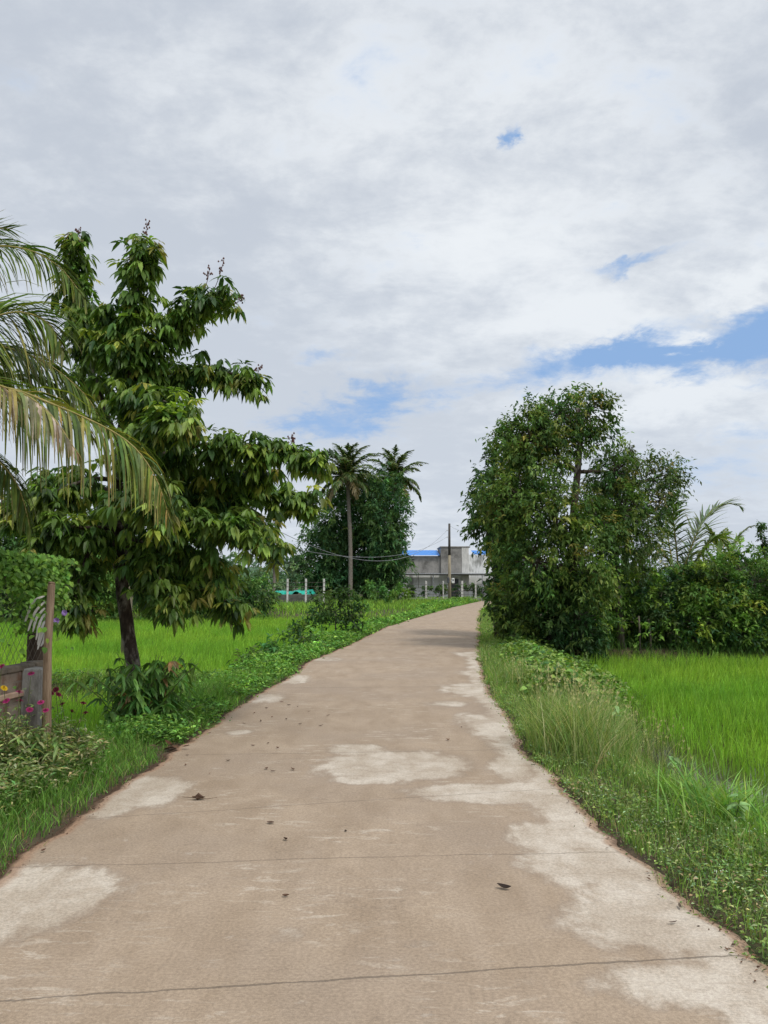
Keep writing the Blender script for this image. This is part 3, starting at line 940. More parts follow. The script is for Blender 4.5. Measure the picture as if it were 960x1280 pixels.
PG = [(.075, .12, .024), (.105, .15, .028), (.15, .175, .035), (.05, .085, .022)]
PY = [(.16, .16, .045), (.22, .19, .055), (.11, .13, .04), (.28, .2, .07)]
PW = [(.3, .25, .2), (.38, .31, .26), (.16, .15, .08), (.2, .15, .09)]
# near coconut palm, trunk out of frame on the left
cb = np.array([-4.35, 6.1, -.05]); top = at(-205, 515, 6.0)
t = thing('coconut_palm', 'coconut palm hanging its fronds into the left side of the frame', 'palm tree', cb)
palm_trunk(t, cb, [cb - [0, 0, .1], (cb + top) / 2 + [.12, 0, 0], top], .15, .11)
A_ = lambda *p: [top] + [at(*q_) for q_ in p]
frond(t, cb, A_((-100, 480, 5.9), (0, 484, 5.8), (60, 503, 5.8), (150, 545, 5.75), (192, 592, 5.7), (214, 655, 5.7)), .95, 1.3, PY + PG, [1, 1, 2, .5, 2.2, 2, 1.6, 1.2], 180, .024, .1, stiff=.3, face=(0, -1, .1), fmix=.4)
frond(t, cb, A_((-60, 478, 5.55), (15, 487, 5.4), (60, 515, 5.3), (96, 565, 5.25)), .7, 1.5, PW + PY, [1, 1, 1.5, 1, 1, .5, .8, .3], 96, .024, .1, stiff=.2)
frond(t, cb, A_((-80, 425, 6.1), (0, 394, 6.2), (36, 392, 6.2), (64, 408, 6.2), (80, 440, 6.2)), .98, .95, PG + PY[:1], [2, 2, 1.3, 1.4, .8], 165, .028, .1, stiff=.15, face=(.1, -1, .1), fmix=.7)
frond(t, cb, A_((-130, 375, 6.4), (-50, 318, 6.5), (20, 309, 6.5), (72, 332, 6.5), (106, 374, 6.5)), .85, .9, PG, [2, 2, 1, 2], 150, .026, .1, stiff=.2, face=(0, -1, .1), fmix=.6)
frond(t, cb, A_((-160, 390, 6.3), (-100, 330, 6.4), (-50, 288, 6.5), (16, 286, 6.6)), .8, .1, PG, [2, 1, .3, 2], 120, .02, .1, stiff=.0, face=(0, -1, 0), fmix=.9)
frond(t, cb, A_((-110, 455, 6.3), (-20, 432, 6.5), (50, 450, 6.6), (105, 492, 6.7), (128, 530, 6.7)), .85, 1.1, PG, [2, 2, .6, 2.4], 150, .026, .1, stiff=.3, face=(0, -1, .1), fmix=.4)
frond(t, cb, A_((-120, 545, 5.95), (-30, 560, 5.9), (18, 600, 5.85), (38, 660, 5.85)), .75, 1.3, PG + PY[:1], [2, 1.5, .6, 2.4, .6], 130, .024, .1, stiff=.2, face=(0, -1, .1), fmix=.3)
for k in range(9):
    a = k / 9 * 2 * PI + 1.9
    if -0.9 < ((a + PI) % (2 * PI)) - PI < .5: continue
    el = random.uniform(.1, 1.0); ln = random.uniform(2., 2.5)
    dh = np.array([math.cos(a), math.sin(a), 0])
    if dh[1] < -.3: el += .5
    p1 = top + dh * ln * .4 * math.cos(el) + UP * ln * .4 * math.sin(el)
    p2 = p1 + dh * ln * .35 + UP * ln * .08
    p3 = p2 + dh * ln * .22 - UP * ln * .25
    frond(t, cb, [top, p1, p2, p3], .55, .9, PG, [2, 2, 1, 1.5], 80, .034, .12)

# young coconut palm in the right hedge
pb = gpt(852, 23.2); c0 = at(850, 735, 23.2)
t = thing('young_palm', 'young coconut palm with upright fronds rising from the right-hand hedge', 'palm tree', pb)
palm_trunk(t, pb, [pb - [0, 0, .1], (pb + c0) / 2, c0], .16, .12)
B_ = lambda *p: [c0] + [at(*q_) for q_ in p]
RG = [(.08, .13, .03), (.11, .165, .035), (.17, .21, .06), (.07, .115, .035)]
frond(t, pb, B_((846, 690, 23.0), (842, 650, 22.8), (840, 618, 22.4)), 1.1, .5, RG, [1, 2, 1, 1], 64, .085, .2, rr=.035, stiff=.1)
frond(t, pb, B_((862, 690, 23.3), (880, 650, 23.4), (900, 632, 23.5), (919, 630, 23.5), (926, 634, 23.5)), 1.25, .28, [(.2, .23, .17), (.13, .17, .1), (.09, .13, .06)], [1, 2, 1], 66, .06, .2, rr=.03, stiff=.3)
frond(t, pb, B_((870, 700, 23.0), (895, 672, 23.0), (915, 690, 22.9), (922, 715, 22.8)), 1.15, .8, RG, [1, 2, 1, 1], 60, .08, .2, rr=.03)
frond(t, pb, B_((835, 700, 23.0), (818, 680, 23.0), (800, 690, 22.8), (790, 720, 22.7)), .95, 1., RG, [1, 1, .5, 2], 60, .08, .2, rr=.03)
frond(t, pb, B_((842, 710, 23.6), (835, 670, 24.0), (832, 640, 24.6), (834, 628, 25.0)), .7, .7, RG, [1, 1, .5, 2], 54, .08, .2, rr=.03)
frond(t, pb, B_((866, 715, 22.6), (885, 700, 22.2), (900, 715, 21.9), (905, 745, 21.8)), .65, 1., RG, [1, 1, .5, 2], 54, .08, .2, rr=.03)
frond(t, pb, B_((828, 725, 22.8), (806, 712, 22.6), (796, 735, 22.5), (794, 765, 22.5)), .6, 1.1, [(.1, .075, .05), (.07, .055, .04)], [1, 1], 40, .03, .2, rr=.03)
pb = gpt(912, 27); c0 = at(908, 720, 27)
t = thing('young_palm', 'partly hidden small palm whose frond tips show above the right hedge', 'palm tree', pb)
palm_trunk(t, pb, [pb - [0, 0, .1], (pb + c0) / 2, c0], .15, .11)
frond(t, pb, B_((900, 690, 27), (890, 668, 27), (882, 655, 27)), .55, .4, RG, [1, 2, 1, 1], 46, .09, .25, rr=.03)
frond(t, pb, B_((914, 690, 27), (925, 668, 27), (938, 658, 27), (944, 657, 27)), .5, .5, [(.2, .23, .17), (.13, .17, .1)], [1, 1], 46, .08, .25, rr=.03)
frond(t, pb, B_((905, 695, 27.4), (904, 670, 27.8), (908, 660, 28.4)), .55, .6, RG, [1, 2, 1, 1], 46, .09, .25, rr=.03)
# banana-like leaf plant
pb = gpt(898, 24); t = thing('banana_plant', 'banana plant with one broad pale leaf above the right hedge', 'plant', pb)
mb = MB(); mb.tube([pb - [0, 0, .1], at(897, 740, 24), at(896, 700, 24)], [.1, .08, .05], 10); mb.build('stem', M['stem'], t, pb, True)
for (pts, ww) in (([(896, 705, 24), (900, 680, 24), (906, 667, 24), (915, 664, 23.8)], .35), ([(896, 705, 24), (886, 690, 24), (876, 690, 24.2)], .3), ([(896, 705, 24), (905, 690, 23.4), (912, 700, 22.8)], .3)):
    c = bez([at(*p) for p in pts], 14); T = nrm(np.gradient(c, axis=0)); S = nrm(np.cross(T, UP + .01))
    tt = np.linspace(0, 1, 14); wv = (ww * np.sin(np.clip(tt * .9 + .08, 0, 1) * PI) ** .6)[:, None] / 2
    V = np.concatenate([c + S * wv - UP * wv * .35, c, c - S * wv - UP * wv * .35]); i = np.arange(13)
    q = np.concatenate([np.stack([i, i + 1, i + 15, i + 14], 1), np.stack([i + 14, i + 15, i + 29, i + 28], 1)])
    mb = MB(); mb.add(V, q, None, vary((.14, .24, .06), 1, .1)[0]); mb.build('leaf', M['palm'], t, pb, True)
# thin sapling at the right edge
pb = gpt(952, 24)
lobed_tree('sapling', 'thin sapling poking above the hedge at the right frame edge', 'tree', pb, [lobe(950, 662, 24, 5, 8), lobe(957, 678, 24, 5, 6), lobe(952, 692, 24, 8, 8)], GR_DARK, [1, 1, 1], .11, .45, .3,
           [pb - [0, 0, .1], at(955, 740, 24), at(956, 690, 24), at(950, 664, 24)], 'twig', dens=.8, ls=.15, rtrunk=.035, nleaf=6)
# two stakes
for px, hh, lab in ((797, 780, 'taller weathered wooden stake standing in front of the right hedge'), (811, 784, 'shorter weathered wooden stake right of the taller stake')):
    g0 = gpt(px, 21.3); tp = at(px + random.uniform(-2, 2), hh - 10, 21.3)
    mb = MB(); mb.tube([g0 - [0, 0, .2], (g0 + tp) / 2 + [.02, 0, 0], tp], [.03, .028, .024], 8, .1)
    tag(mb.build('stake', M['bark_grey'], None, g0, True), lab, 'stake').location = g0

# ------------------------------------------------------------------ left broadleaf tree
TD = 9.6
tb = ground(172, 893, -.1); tb = np.array([tb[0], TD, float(height(tb[0], TD))]); tb[0] = at(172, 890, TD)[0]
t = thing('broadleaf_tree', 'leafy tree with large drooping leaves and mottled trunk on the left verge', 'tree', tb)
trk = bez([tb - [0, 0, .15]] + [at(a, b, TD + c) for a, b, c in ((168, 850, 0), (160, 790, 0), (152, 730, .02), (147, 680, .05), (146, 620, .05), (150, 560, 0), (156, 500, 0), (160, 430, 0), (163, 385, 0))], 40)
mb = MB(); mb.tube(trk, np.interp(np.linspace(0, 1, 40), [0, .1, .4, .7, 1], [.125, .086, .078, .058, .022]), 12, .1); mb.build('trunk', M['bark'], t, tb, True)
BR = [((152, 590, 0), (163, 460, -.2), (170, 385, -.3), (180, 308, -.35)), ((150, 560, .1), (112, 450, .4), (96, 350, .5), (93, 300, .5)),
      ((156, 520, 0), (190, 430, -.1), (235, 388, -.1), (268, 368, 0), (290, 378, 0)), ((155, 545, 0), (200, 478, .2), (260, 462, .3), (320, 476, .3)),
      ((150, 600, 0), (220, 562, -.3), (300, 556, -.4), (365, 562, -.4), (398, 580, -.4)), ((150, 630, 0), (230, 612, .4), (320, 612, .6), (395, 630, .6)),
      ((148, 660, 0), (230, 650, -.5), (300, 658, -.8), (345, 685, -.8)), ((148, 680, 0), (200, 690, .3), (255, 705, .6), (285, 735, .7)),
      ((148, 685, 0), (180, 705, -.4), (208, 735, -.6), (218, 765, -.6)), ((148, 655, 0), (112, 690, -.3), (96, 740, -.5), (98, 775, -.5)),
      ((148, 620, 0), (90, 595, .2), (40, 610, .3), (0, 645, .3)), 
      ((150, 580, 0), (180, 545, -.9), (210, 520, -1.3), (235, 530, -1.5)), ((150, 640, 0), (175, 620, -.9), (195, 620, -1.4), (205, 645, -1.6)),
      ((150, 590, 0), (175, 560, 1.), (210, 550, 1.5), (235, 565, 1.7)), ((148, 650, 0), (130, 650, 1.), (110, 660, 1.5), (100, 690, 1.6)),
      ((152, 540, 0), (165, 500, -.6), (200, 500, -.8), (230, 515, -.8)), ((148, 640, 0), (220, 640, .1), (280, 630, .1), (330, 650, 0)),
      ((150, 610, 0), (190, 590, .2), (260, 590, .1), (330, 590, 0)), ((148, 690, 0), (190, 700, .3), (250, 735, .2), (300, 760, .2)), ((148, 670, 0), (190, 680, -.3), (240, 690, -.4), (270, 715, -.5)), ((148, 660, 0), (110, 660, -.4), (70, 660, -.5), (40, 690, -.5)), ((150, 600, 0), (110, 600, -.3), (60, 620, -.4), (20, 650, -.4)), ((158, 470, 0), (140, 430, -.1), (135, 400, -.1), (138, 380, -.2)),
      
      ((148, 670, 0), (170, 680, .8), (185, 700, 1.2), (180, 735, 1.4)), ((156, 500, 0), (180, 470, .5), (200, 460, .8), (215, 470, 1.))]
LT = [(.055, .1, .018), (.085, .14, .026), (.13, .19, .035), (.03, .062, .016), (.22, .24, .05)]
mbL = MB()
for b in BR:
    pts = bez([at(x, y, TD + dd) for x, y, dd in b], 30)
    mb = MB(); mb.tube(pts, np.linspace(.035, .007, 30), 7, .08); mb.build('branch', M['bark'], t, tb, True)
    ln = np.sum(np.linalg.norm(np.diff(pts, axis=0), axis=1))
    nn = int(ln * 84)
    tt = rng.uniform(.22, 1.02, nn) ** .8
    i = np.minimum(29, (tt * 29).astype(int))
    sig = .155 * (1.1 - .5 * tt)[:, None]
    tw = np.round(tt * ln / .19) / (ln / .19); tt = np.clip(.45 * tt + .55 * tw, 0, 1.02); i = np.minimum(29, (tt * 29).astype(int))
    node = pts[i] + rng.normal(0, 1, (nn, 3)) * sig * [1, 1, .8]
    node[:, 2] -= np.abs(rng.normal(0, .07, nn)) * (1.2 - tt)
    out = nrm(node - pts[i] + rdir(nn) * .05)
    nl = 9
    k = np.repeat(np.arange(nn), nl); N = nn * nl
    ang = np.tile(np.arange(nl) * 2 * PI / nl, nn) + rng.uniform(0, 1, N) + np.repeat(rng.uniform(0, 6, nn), nl)
    H = np.stack([np.cos(ang), np.sin(ang), np.zeros(N)], 1)
    D = nrm(H * rng.uniform(.45, 1., (N, 1)) + out[k] * .35 + [0, 0, -1] * np.ones((N, 1)) * (rng.uniform(-.15, .9, (nn, 1))[k] + rng.uniform(-.1, .5, (N, 1))))
    Pl = node[k] + H * .02 + rdir(N) * .02
    Lg = rng.uniform(.065, .17, N) * rng.uniform(.75, 1.2, nn)[k]
    cl = vary(pick(LT, [3, 3, 2.4, 2.2, .6], nn), nn, .18, .08)
    young = (tt > .93) & (rng.uniform(0, 1, nn) < .18)
    cl[young] = vary((.2, .2, .06), young.sum(), .2, .1)
    leaves(mbL, Pl, D, nrm(H * .4 + UP + rdir(N) * .3), Lg, Lg * rng.uniform(.34, .44, N), .4, vary(cl[k], N, .15, .06), True, .15)
mbL.build('crown', M['leaf'], t, tb)
for a, b in (((180, 312, -.35), (184, 279, -.35)), ((93, 302, .5), (99, 285, .5)), ((265, 368, 0), (280, 325, 0)), ((255, 362, -.1), (262, 336, -.1)), ((288, 382, 0), (304, 372, 0)), ((316, 474, .3), (326, 457, .3)), ((360, 560, -.4), (366, 546, -.4))):
    p0, p1 = at(a[0], a[1], TD + a[2]), at(b[0], b[1], TD + b[2])
    mb = MB(); mb.tube(bez([p0, (p0 + p1) / 2 + [.01, 0, -.01], p1], 8), np.linspace(.005, .003, 8), 5)
    for q_ in range(16):
        f = .55 + .45 * random.random(); c = p0 * (1 - f) + p1 * f + rng.normal(0, .022, 3)
        mb.tube([p0 * (1 - f) + p1 * f, c], [.002, .001], 3, cap=False)
        mb.tube([c - [0, 0, .006], c, c + [0, 0, .013], c + [0, 0, .022]], [.002, .011, .009, .001], 5)
    mb.build('flower_spike', M['bark_flower'], t, tb)

# shrub round the foot of the tree
sb = np.array([at(182, 900, 9.2)[0], 9.2, 0]); sb[2] = float(height(sb[0], 9.2))
t = thing('shrub', 'leafy shrub with reddish sprouts wrapped round the foot of the left tree', 'shrub', sb)
mb = MB(); ms = MB()
for k in range(74):
    a = rng.uniform(0, 2 * PI); r = abs(rng.normal(0, .16))
    p0 = sb + [math.cos(a) * r, math.sin(a) * r * .8, -.02]
    h = rng.uniform(.35, .95); o = np.array([math.cos(a), math.sin(a), 0]) * rng.uniform(.05, .5)
    c = bez([p0, p0 + o * .3 + UP * h * .6, p0 + o + UP * h], 10); ms.tube(c, np.linspace(.008, .003, 10), 5)
    n = 26; tt = rng.uniform(.25, 1, n); i = (tt * 9).astype(int)
    D = nrm(rdir(n) * [1, 1, .3] + [0, 0, -.35]); Lg = rng.uniform(.08, .17, n)
    cc = vary((.075, .15, .035) if k > 3 else (.2, .12, .06), n, .25, .1)
    leaves(mb, c[i], D, nrm(UP + rdir(n) * .4), Lg, Lg * .34, .4, cc, True)
ms.build('stem', M['stem'], t, sb, True); mb.build('foliage', M['leaf'], t, sb)

# verge shrubs on the left
for lab, px, d, ls_, cols in (('largest dark shrub on the left verge halfway up the road', 418, 25, [(418, 765, 24, 24), (404, 780, 18, 18), (438, 770, 16, 18), (420, 748, 12, 10)], GR_DARK + [(.1, .18, .04)]),
                              ('middle-sized shrub on the left verge nearer than the largest shrub', 374, 20.5, [(374, 797, 16, 14), (388, 800, 12, 12)], [(.05, .1, .03), (.08, .15, .035), (.12, .2, .05)]),
                              ('small dark weedy shrub on the left verge, lowest of the shrubs', 334, 16.6, [(334, 822, 15, 13), (322, 830, 12, 10)], [(.05, .1, .025), (.08, .14, .035)]),
                              ('leafy shrub at the foot of the tall coconut palm', 465, 62, [(466, 738, 12, 10), (482, 742, 8, 7)], [(.05, .11, .03), (.09, .17, .04)]),
                              ('low bright bush left of the utility pole', 500, 60, [(500, 744, 12, 6)], [(.09, .17, .03), (.12, .2, .04)])):
    lobed_tree('shrub', lab, 'shrub', gpt(px, d), [lobe(a, b, d, c, e) for a, b, c, e in ls_], cols, np.linspace(3, 1, len(cols)), .14 if d < 40 else .28, .42, .2, dens=.9, ls=.35 if d < 40 else .5, rtrunk=.035, bark='twig',
               up=.6, crown='foliage', lump=.4)

# tall grass tuft on the right verge and a broad-leaved tuft
def tuft(name, label, cat, px, py, n, h, spread, lean, cols, w, wid, heads=0):
    g0 = ground(px, py, -.15); g0[2] = float(height(g0[0], g0[1]))
    t = thing(name, label, cat, g0)
    mb = MB()
    P = g0 + np.stack([rng.normal(0, spread[0], n), rng.normal(0, spread[1], n), np.zeros(n)], 1)
    P[:, 2] = height(P[:, 0], P[:, 1]) - .02
    P = P[P[:, 0] > XR(P[:, 1]) + .04]; n = len(P)
    H = h * rng.uniform(.5, 1.15, n)
    a = rng.uniform(0, 2 * PI, n)
    ln = np.stack([np.cos(a), np.sin(a)], 1) * (H * np.abs(rng.normal(lean, .18, n)))[:, None] + np.array([.03, 0])
    col = vary(pick(cols, w, n), n, .2, .08)
    blades(mb, P, H, wid * rng.uniform(.6, 1.3, n), ln, col * .85, 5, col * 1.1)  # shade inside the tuft painted as a darker root colour
    mb.build('blades', M['grass'], t, g0)
    if heads:
        mh = MB()
        for k in rng.choice(n, heads, replace=False):
            p = P[k]; hh = h * rng.uniform(1.0, 1.35); l = np.append(ln[k] * .6, 0)
            c = bez([p, p + l * .3 + UP * hh * .6, p + l + UP * hh], 10)
            mh.tube(c, np.linspace(.0016, .001, 10), 3, cap=False, col=(.3, .3, .15))
            mm = 16; f = rng.uniform(.72, 1, mm); i = np.minimum(9, (f * 9).astype(int))
            D = nrm(rdir(mm) * .6 + nrm(c[-1] - c[-3])); leaves(mh, c[i], D, rdir(mm), .03, .006, 0, vary((.36, .33, .19), mm, .15, .05))
        mh.build('seed_head', M['grass'], t, g0)
    return t


GT = [(.13, .19, .05), (.18, .22, .075), (.09, .15, .04), (.3, .28, .15)]
tuft('grass_tuft', 'tall pale tuft of grass with seed heads at the right road edge', 'grass', 712, 958, 1500, .66, (.24, .34), .5, GT, [3, 3, 2, 1], .0055, 60)
tuft('grass_tuft', 'thinner pale seeding grass behind the tall tuft, toward the paddy', 'grass', 770, 935, 900, .6, (.28, .45), .45, GT, [3, 3, 2, 1.2], .0055, 70)
tuft('grass_tuft', 'short upright grass tuft up the right road edge beside the creeper', 'grass', 652, 868, 900, .42, (.22, .8), .45, GT, [3, 2, 2, .8], .008, 30)
tuft('grass_tuft', 'arching broad-bladed green tuft near the water gap in the right paddy', 'grass', 905, 1030, 220, .42, (.22, .25), .75, [(.13, .22, .05), (.17, .26, .06)], [1, 1], .013)
tuft('grass_tuft', 'dark arching tuft of broad grass nearest the right frame edge', 'grass', 935, 1050, 260, .46, (.25, .22), .75, [(.1, .2, .04), (.14, .23, .05)], [1, 1], .014)
# young weed plants on right verge
for lab, px, py, h in (('pale-leaved upright weed standing among the tall right-hand grass', 765, 945, .62), ('small round-leaved seedling at the right frame edge', 918, 1075, .3), ('leggy leafy weed beside the water gap', 835, 985, .45)):
    g0 = ground(px, py, -.2); g0[2] = float(height(g0[0], g0[1]))
    t = thing('weed', lab, 'plant', g0)
    c = bez([g0, g0 + [.02, 0, h * .5], g0 + [.05, -.02, h]], 10); mb = MB(); mb.tube(c, np.linspace(.006, .002, 10), 5); mb.build('stem', M['stem'], t, g0)
    n = 22; i = rng.integers(3, 10, n); mb = MB(); D = nrm(rdir(n) * [1, 1, .3] + [0, 0, .1]); Lg = rng.uniform(.05, .1, n)
    leaves(mb, c[i], D, nrm(UP + rdir(n) * .3), Lg, Lg * .55, .3, vary((.17, .26, .1), n, .15, .06), True); mb.build('foliage', M['leaf_matte'], t, g0)

# ------------------------------------------------------------------ house fence on the left: wall, post, mesh, vine, flowers
w1 = np.array([-3.05, 7.05]); w0 = np.array([-3.36, 4.2])
wd = (w1 - w0) / np.linalg.norm(w1 - w0); wn = np.array([wd[1], -wd[0]])
ang = math.atan2(wd[1], wd[0]); wlen = np.linalg.norm(w1 - w0); wc = (w0 + w1) / 2
base = np.array([wc[0], wc[1], -.05])
t = thing('brick_wall', 'low weathered brick wall ending at the post on the left', 'wall', base)
mb = MB(); mb.box((wc[0], wc[1], .4), (wlen, .12, .96), ang, bevel=.008); mb.build('wall', M['brick'], t, base)
mb = MB()
nseg = 14
for k in range(nseg):
    p = w0 + (w1 - w0) * (k + .5) / nseg
    mb.box((p[0], p[1], .905 + random.uniform(-.004, .004)), (wlen / nseg - .01, .16, .05), ang + random.uniform(-.01, .01), bevel=.01)
mb.build('coping', surf('mossy_coping', (.1, .085, .065), (.2, .16, .12), 7, .95, .6, .02), t, base)
mb = MB(); p = wc + wn * .075; mb.box((p[0], p[1], .70), (wlen, .03, .05), ang, bevel=.008); mb.build('ledge', surf('pinkish_ledge', (.38, .25, .17), (.48, .34, .25), 7, .95, .4, .01), t, base)
mb = MB(); p = wc + wn * .18; mb.box((p[0], p[1], .12), (wlen - .15, .22, .34), ang, bevel=.012); mb.build('footing', M['brick'], t, base)
M['stub'] = surf('white_stained_concrete', (.16, .145, .13), (.46, .44, .41), 5, .95, .8, .02, (1, 1, .45), (.17, .1, .065), 4)
pc = at(46, 850, 6.74)[:2]
o = MB(); o.box((pc[0], pc[1], .41), (.19, .17, .98), ang, bevel=.012)
tag(o.build('concrete_pillar', M['stub'], None, (pc[0], pc[1], -.05)), 'stained whitish concrete pillar at the end of the brick wall', 'pillar').location = (pc[0], pc[1], -.05)
# brown old post behind
pb = at(45, 790, 7.25); pb[2] = -.05
o = MB(); o.box((pb[0], pb[1], .74), (.13, .1, 1.56), .2, bevel=.012)
tag(o.build('old_post', surf('dark_rotten_wood', (.045, .032, .024), (.1, .07, .05), 16, .95, .7, .01, (1, 1, .15)), None, pb), 'dark rotten post behind the bleached leaf strips', 'post').location = pb
# light wooden post in front
pp = at(61, 800, 6.6); pp[2] = -.05
o = MB(); o.tube([pp - [0, 0, .1], pp + [.012, 0, .5], pp + [-.008, 0, 1.1], pp + [.004, 0, 1.66]], [.037, .036, .033, .031], 10, .1)
o.tube([pp + [.004, 0, 1.66], pp + [.006, 0, 1.675]], [.031, .022], 10)
tag(o.build('wooden_post', M['wood_post'], None, pp, True), 'round light brown wooden fence post standing before the pillar', 'post').location = pp
# chain link between the posts above the wall
t = thing('wire_fence', 'diamond wire mesh fence above the brick wall', 'fence', base)
mb = MB(); zlo, zhi = .93, 1.66
sp_ = .085
for k in range(-12, int(wlen / sp_) + 1):
    for sgn in (1, -1):
        pts = []
        for z in (zlo, zhi):
            s_ = k * sp_ + (z - zlo if sgn > 0 else (zhi - zlo) - (z - zlo)) * .75
            pts.append((s_, z))
        (a, za), (b, zb) = pts
        lo, hi = 0, wlen
        def clip(s_, z_, s2, z2):
            if s_ < lo: f = (lo - s_) / (s2 - s_); return lo, z_ + (z2 - z_) * f
            if s_ > hi: f = (hi - s_) / (s2 - s_); return hi, z_ + (z2 - z_) * f
            return s_, z_
        if max(a, b) < 0 or min(a, b) > wlen or abs(a - b) < 1e-6: continue
        a2 = clip(a, za, b, zb); b2 = clip(b, zb, a, za)
        A = np.array([*(w0 + wd * a2[0] + wn * .004 * sgn), a2[1]]); B = np.array([*(w0 + wd * b2[0] + wn * .004 * sgn), b2[1]])
        mb.tube([A, B], .0016, 4, cap=False)
mb.build('wire_mesh', M['wire'], t, base)
mb = MB(); mb.tube([(*w0, 1.66), (*w1, 1.66)], .012, 8); mb.build('top_rail', M['wire'], t, base)
for s_ in (.02, 1.45):
    p = w0 + wd * s_ - wn * .02
    mb = MB(); mb.tube([(*p, .5), (*p, 1.7)], .022, 8); mb.build('post', M['wire'], t, base)
# vine over the fence
t = thing('vine', 'bright green creeper vine draped over the top of the wire fence', 'vine', (base[0], base[1], 1.6))
off = np.array([base[0], base[1], 1.6]); mb = MB(); ms = MB()
for k in range(16):
    s0 = rng.uniform(0, wlen); s1 = np.clip(s0 + rng.normal(0, .8), 0, wlen)
    zz = 1.64 + rng.uniform(0, .12)
    pts = [np.array([*(w0 + wd * (s0 * (1 - f) + s1 * f) + wn * rng.normal(0, .05)), zz + .05 * math.sin(f * 7 + k)]) for f in np.linspace(0, 1, 8)]
    ms.tube(pts, .004, 4, cap=False)
n = 5200
s_ = rng.uniform(-.02, 1.05, n) * wlen
topz = 1.72 + .2 * np.clip(fbm(s_ * 2.2, s_ * 0, 141) * 1.5, 0, 1.2) * (1 - .5 * sstep(.93 * wlen, 1.04 * wlen, s_))
dep = rng.normal(0, .1, n)
z = topz - np.abs(rng.normal(0, .1, n)) - dep ** 2 * 6
hang = rng.uniform(0, 1, n) < .2
z[hang] -= np.abs(rng.normal(0, .13, hang.sum()))
xy = w0 + wd * s_[:, None] + wn * (dep + .02)[:, None]
# tail down past the post
m2 = 700; tz = rng.uniform(1.2, 1.86, m2)
xy2 = w1 + wd * (-.45 + .6 * rng.uniform(0, 1, (m2, 1))) + np.stack([rng.uniform(-.02, .2, m2) * (tz - .95) * 1.3, rng.normal(0, .06, m2)], 1)
P = np.concatenate([np.stack([xy[:, 0], xy[:, 1], z], 1), np.stack([xy2[:, 0], xy2[:, 1], tz], 1)]); n = len(P)
D = nrm(rdir(n) * [1, 1, .4] + [0, 0, -.5]); Lg = rng.uniform(.03, .062, n)
leaves(mb, P, D, nrm(np.array([.5, -.5, .8]) + rdir(n) * .55), Lg, Lg * .85, .15, vary(pick([(.09, .17, .03), (.13, .23, .04), (.06, .12, .025)], [2, 2, 1], n), n, .18, .08), True)
ms.build('stem', M['stem'], t, off); mb.build('foliage', M['leaf_matte'], t, off)
for (px, py, s2) in ((71, 776, 1.), (81, 766, .9)):
    c = at(px, py, 6.95); mb = MB()
    n = 8; a = np.arange(n) * 2 * PI / n; D = np.stack([np.cos(a), -.35 * np.ones(n), np.sin(a)], 1)
    leaves(mb, np.tile(c, (n, 1)), D, np.tile([0, -1, .1], (n, 1)), .034 * s2, .03, .0, vary((.4, .26, .6), n, .15, .05), True)
    mb.build('flower', M['petal'], t, off)
# bleached leaf strips hanging at the post
t0_ = at(57, 750, 6.75)
t = thing('dried_frond', 'bleached dry palm leaf strips hanging curled beside the wooden post', 'dry leaf', t0_)
mr = MB(); mr.tube(bez([at(60, 742, 6.74), at(58, 765, 6.74), at(56, 795, 6.74)], 8), np.linspace(.008, .004, 8), 5); mr.build('rachis', M['dry_strip'], t, t0_)
for (a, b, c) in (((56, 745), (42, 752), (30, 781)), ((56, 752), (44, 765), (35, 789)), ((56, 760), (46, 772), (41, 790)), ((56, 767), (50, 778), (45, 800)), ((56, 776), (52, 786), (47, 806)), ((56, 784), (52, 795), (47, 812)), ((57, 790), (55, 800), (51, 808))):
    p = bez([at(*a, 6.74), at(*b, 6.68), at(*c, 6.66)], 10); T = nrm(np.gradient(p, axis=0)); S = nrm(np.cross(T, [0.3, -1, .3]))
    wv = (.011 * np.sin(np.linspace(.12, .97, 10) * PI) ** .5)[:, None]
    mb = MB(); i = np.arange(9); mb.add(np.concatenate([p + S * wv, p - S * wv]), np.stack([i, i + 1, i + 11, i + 10], 1)); mb.build('leaflet', M['dry_strip'], t, t0_)

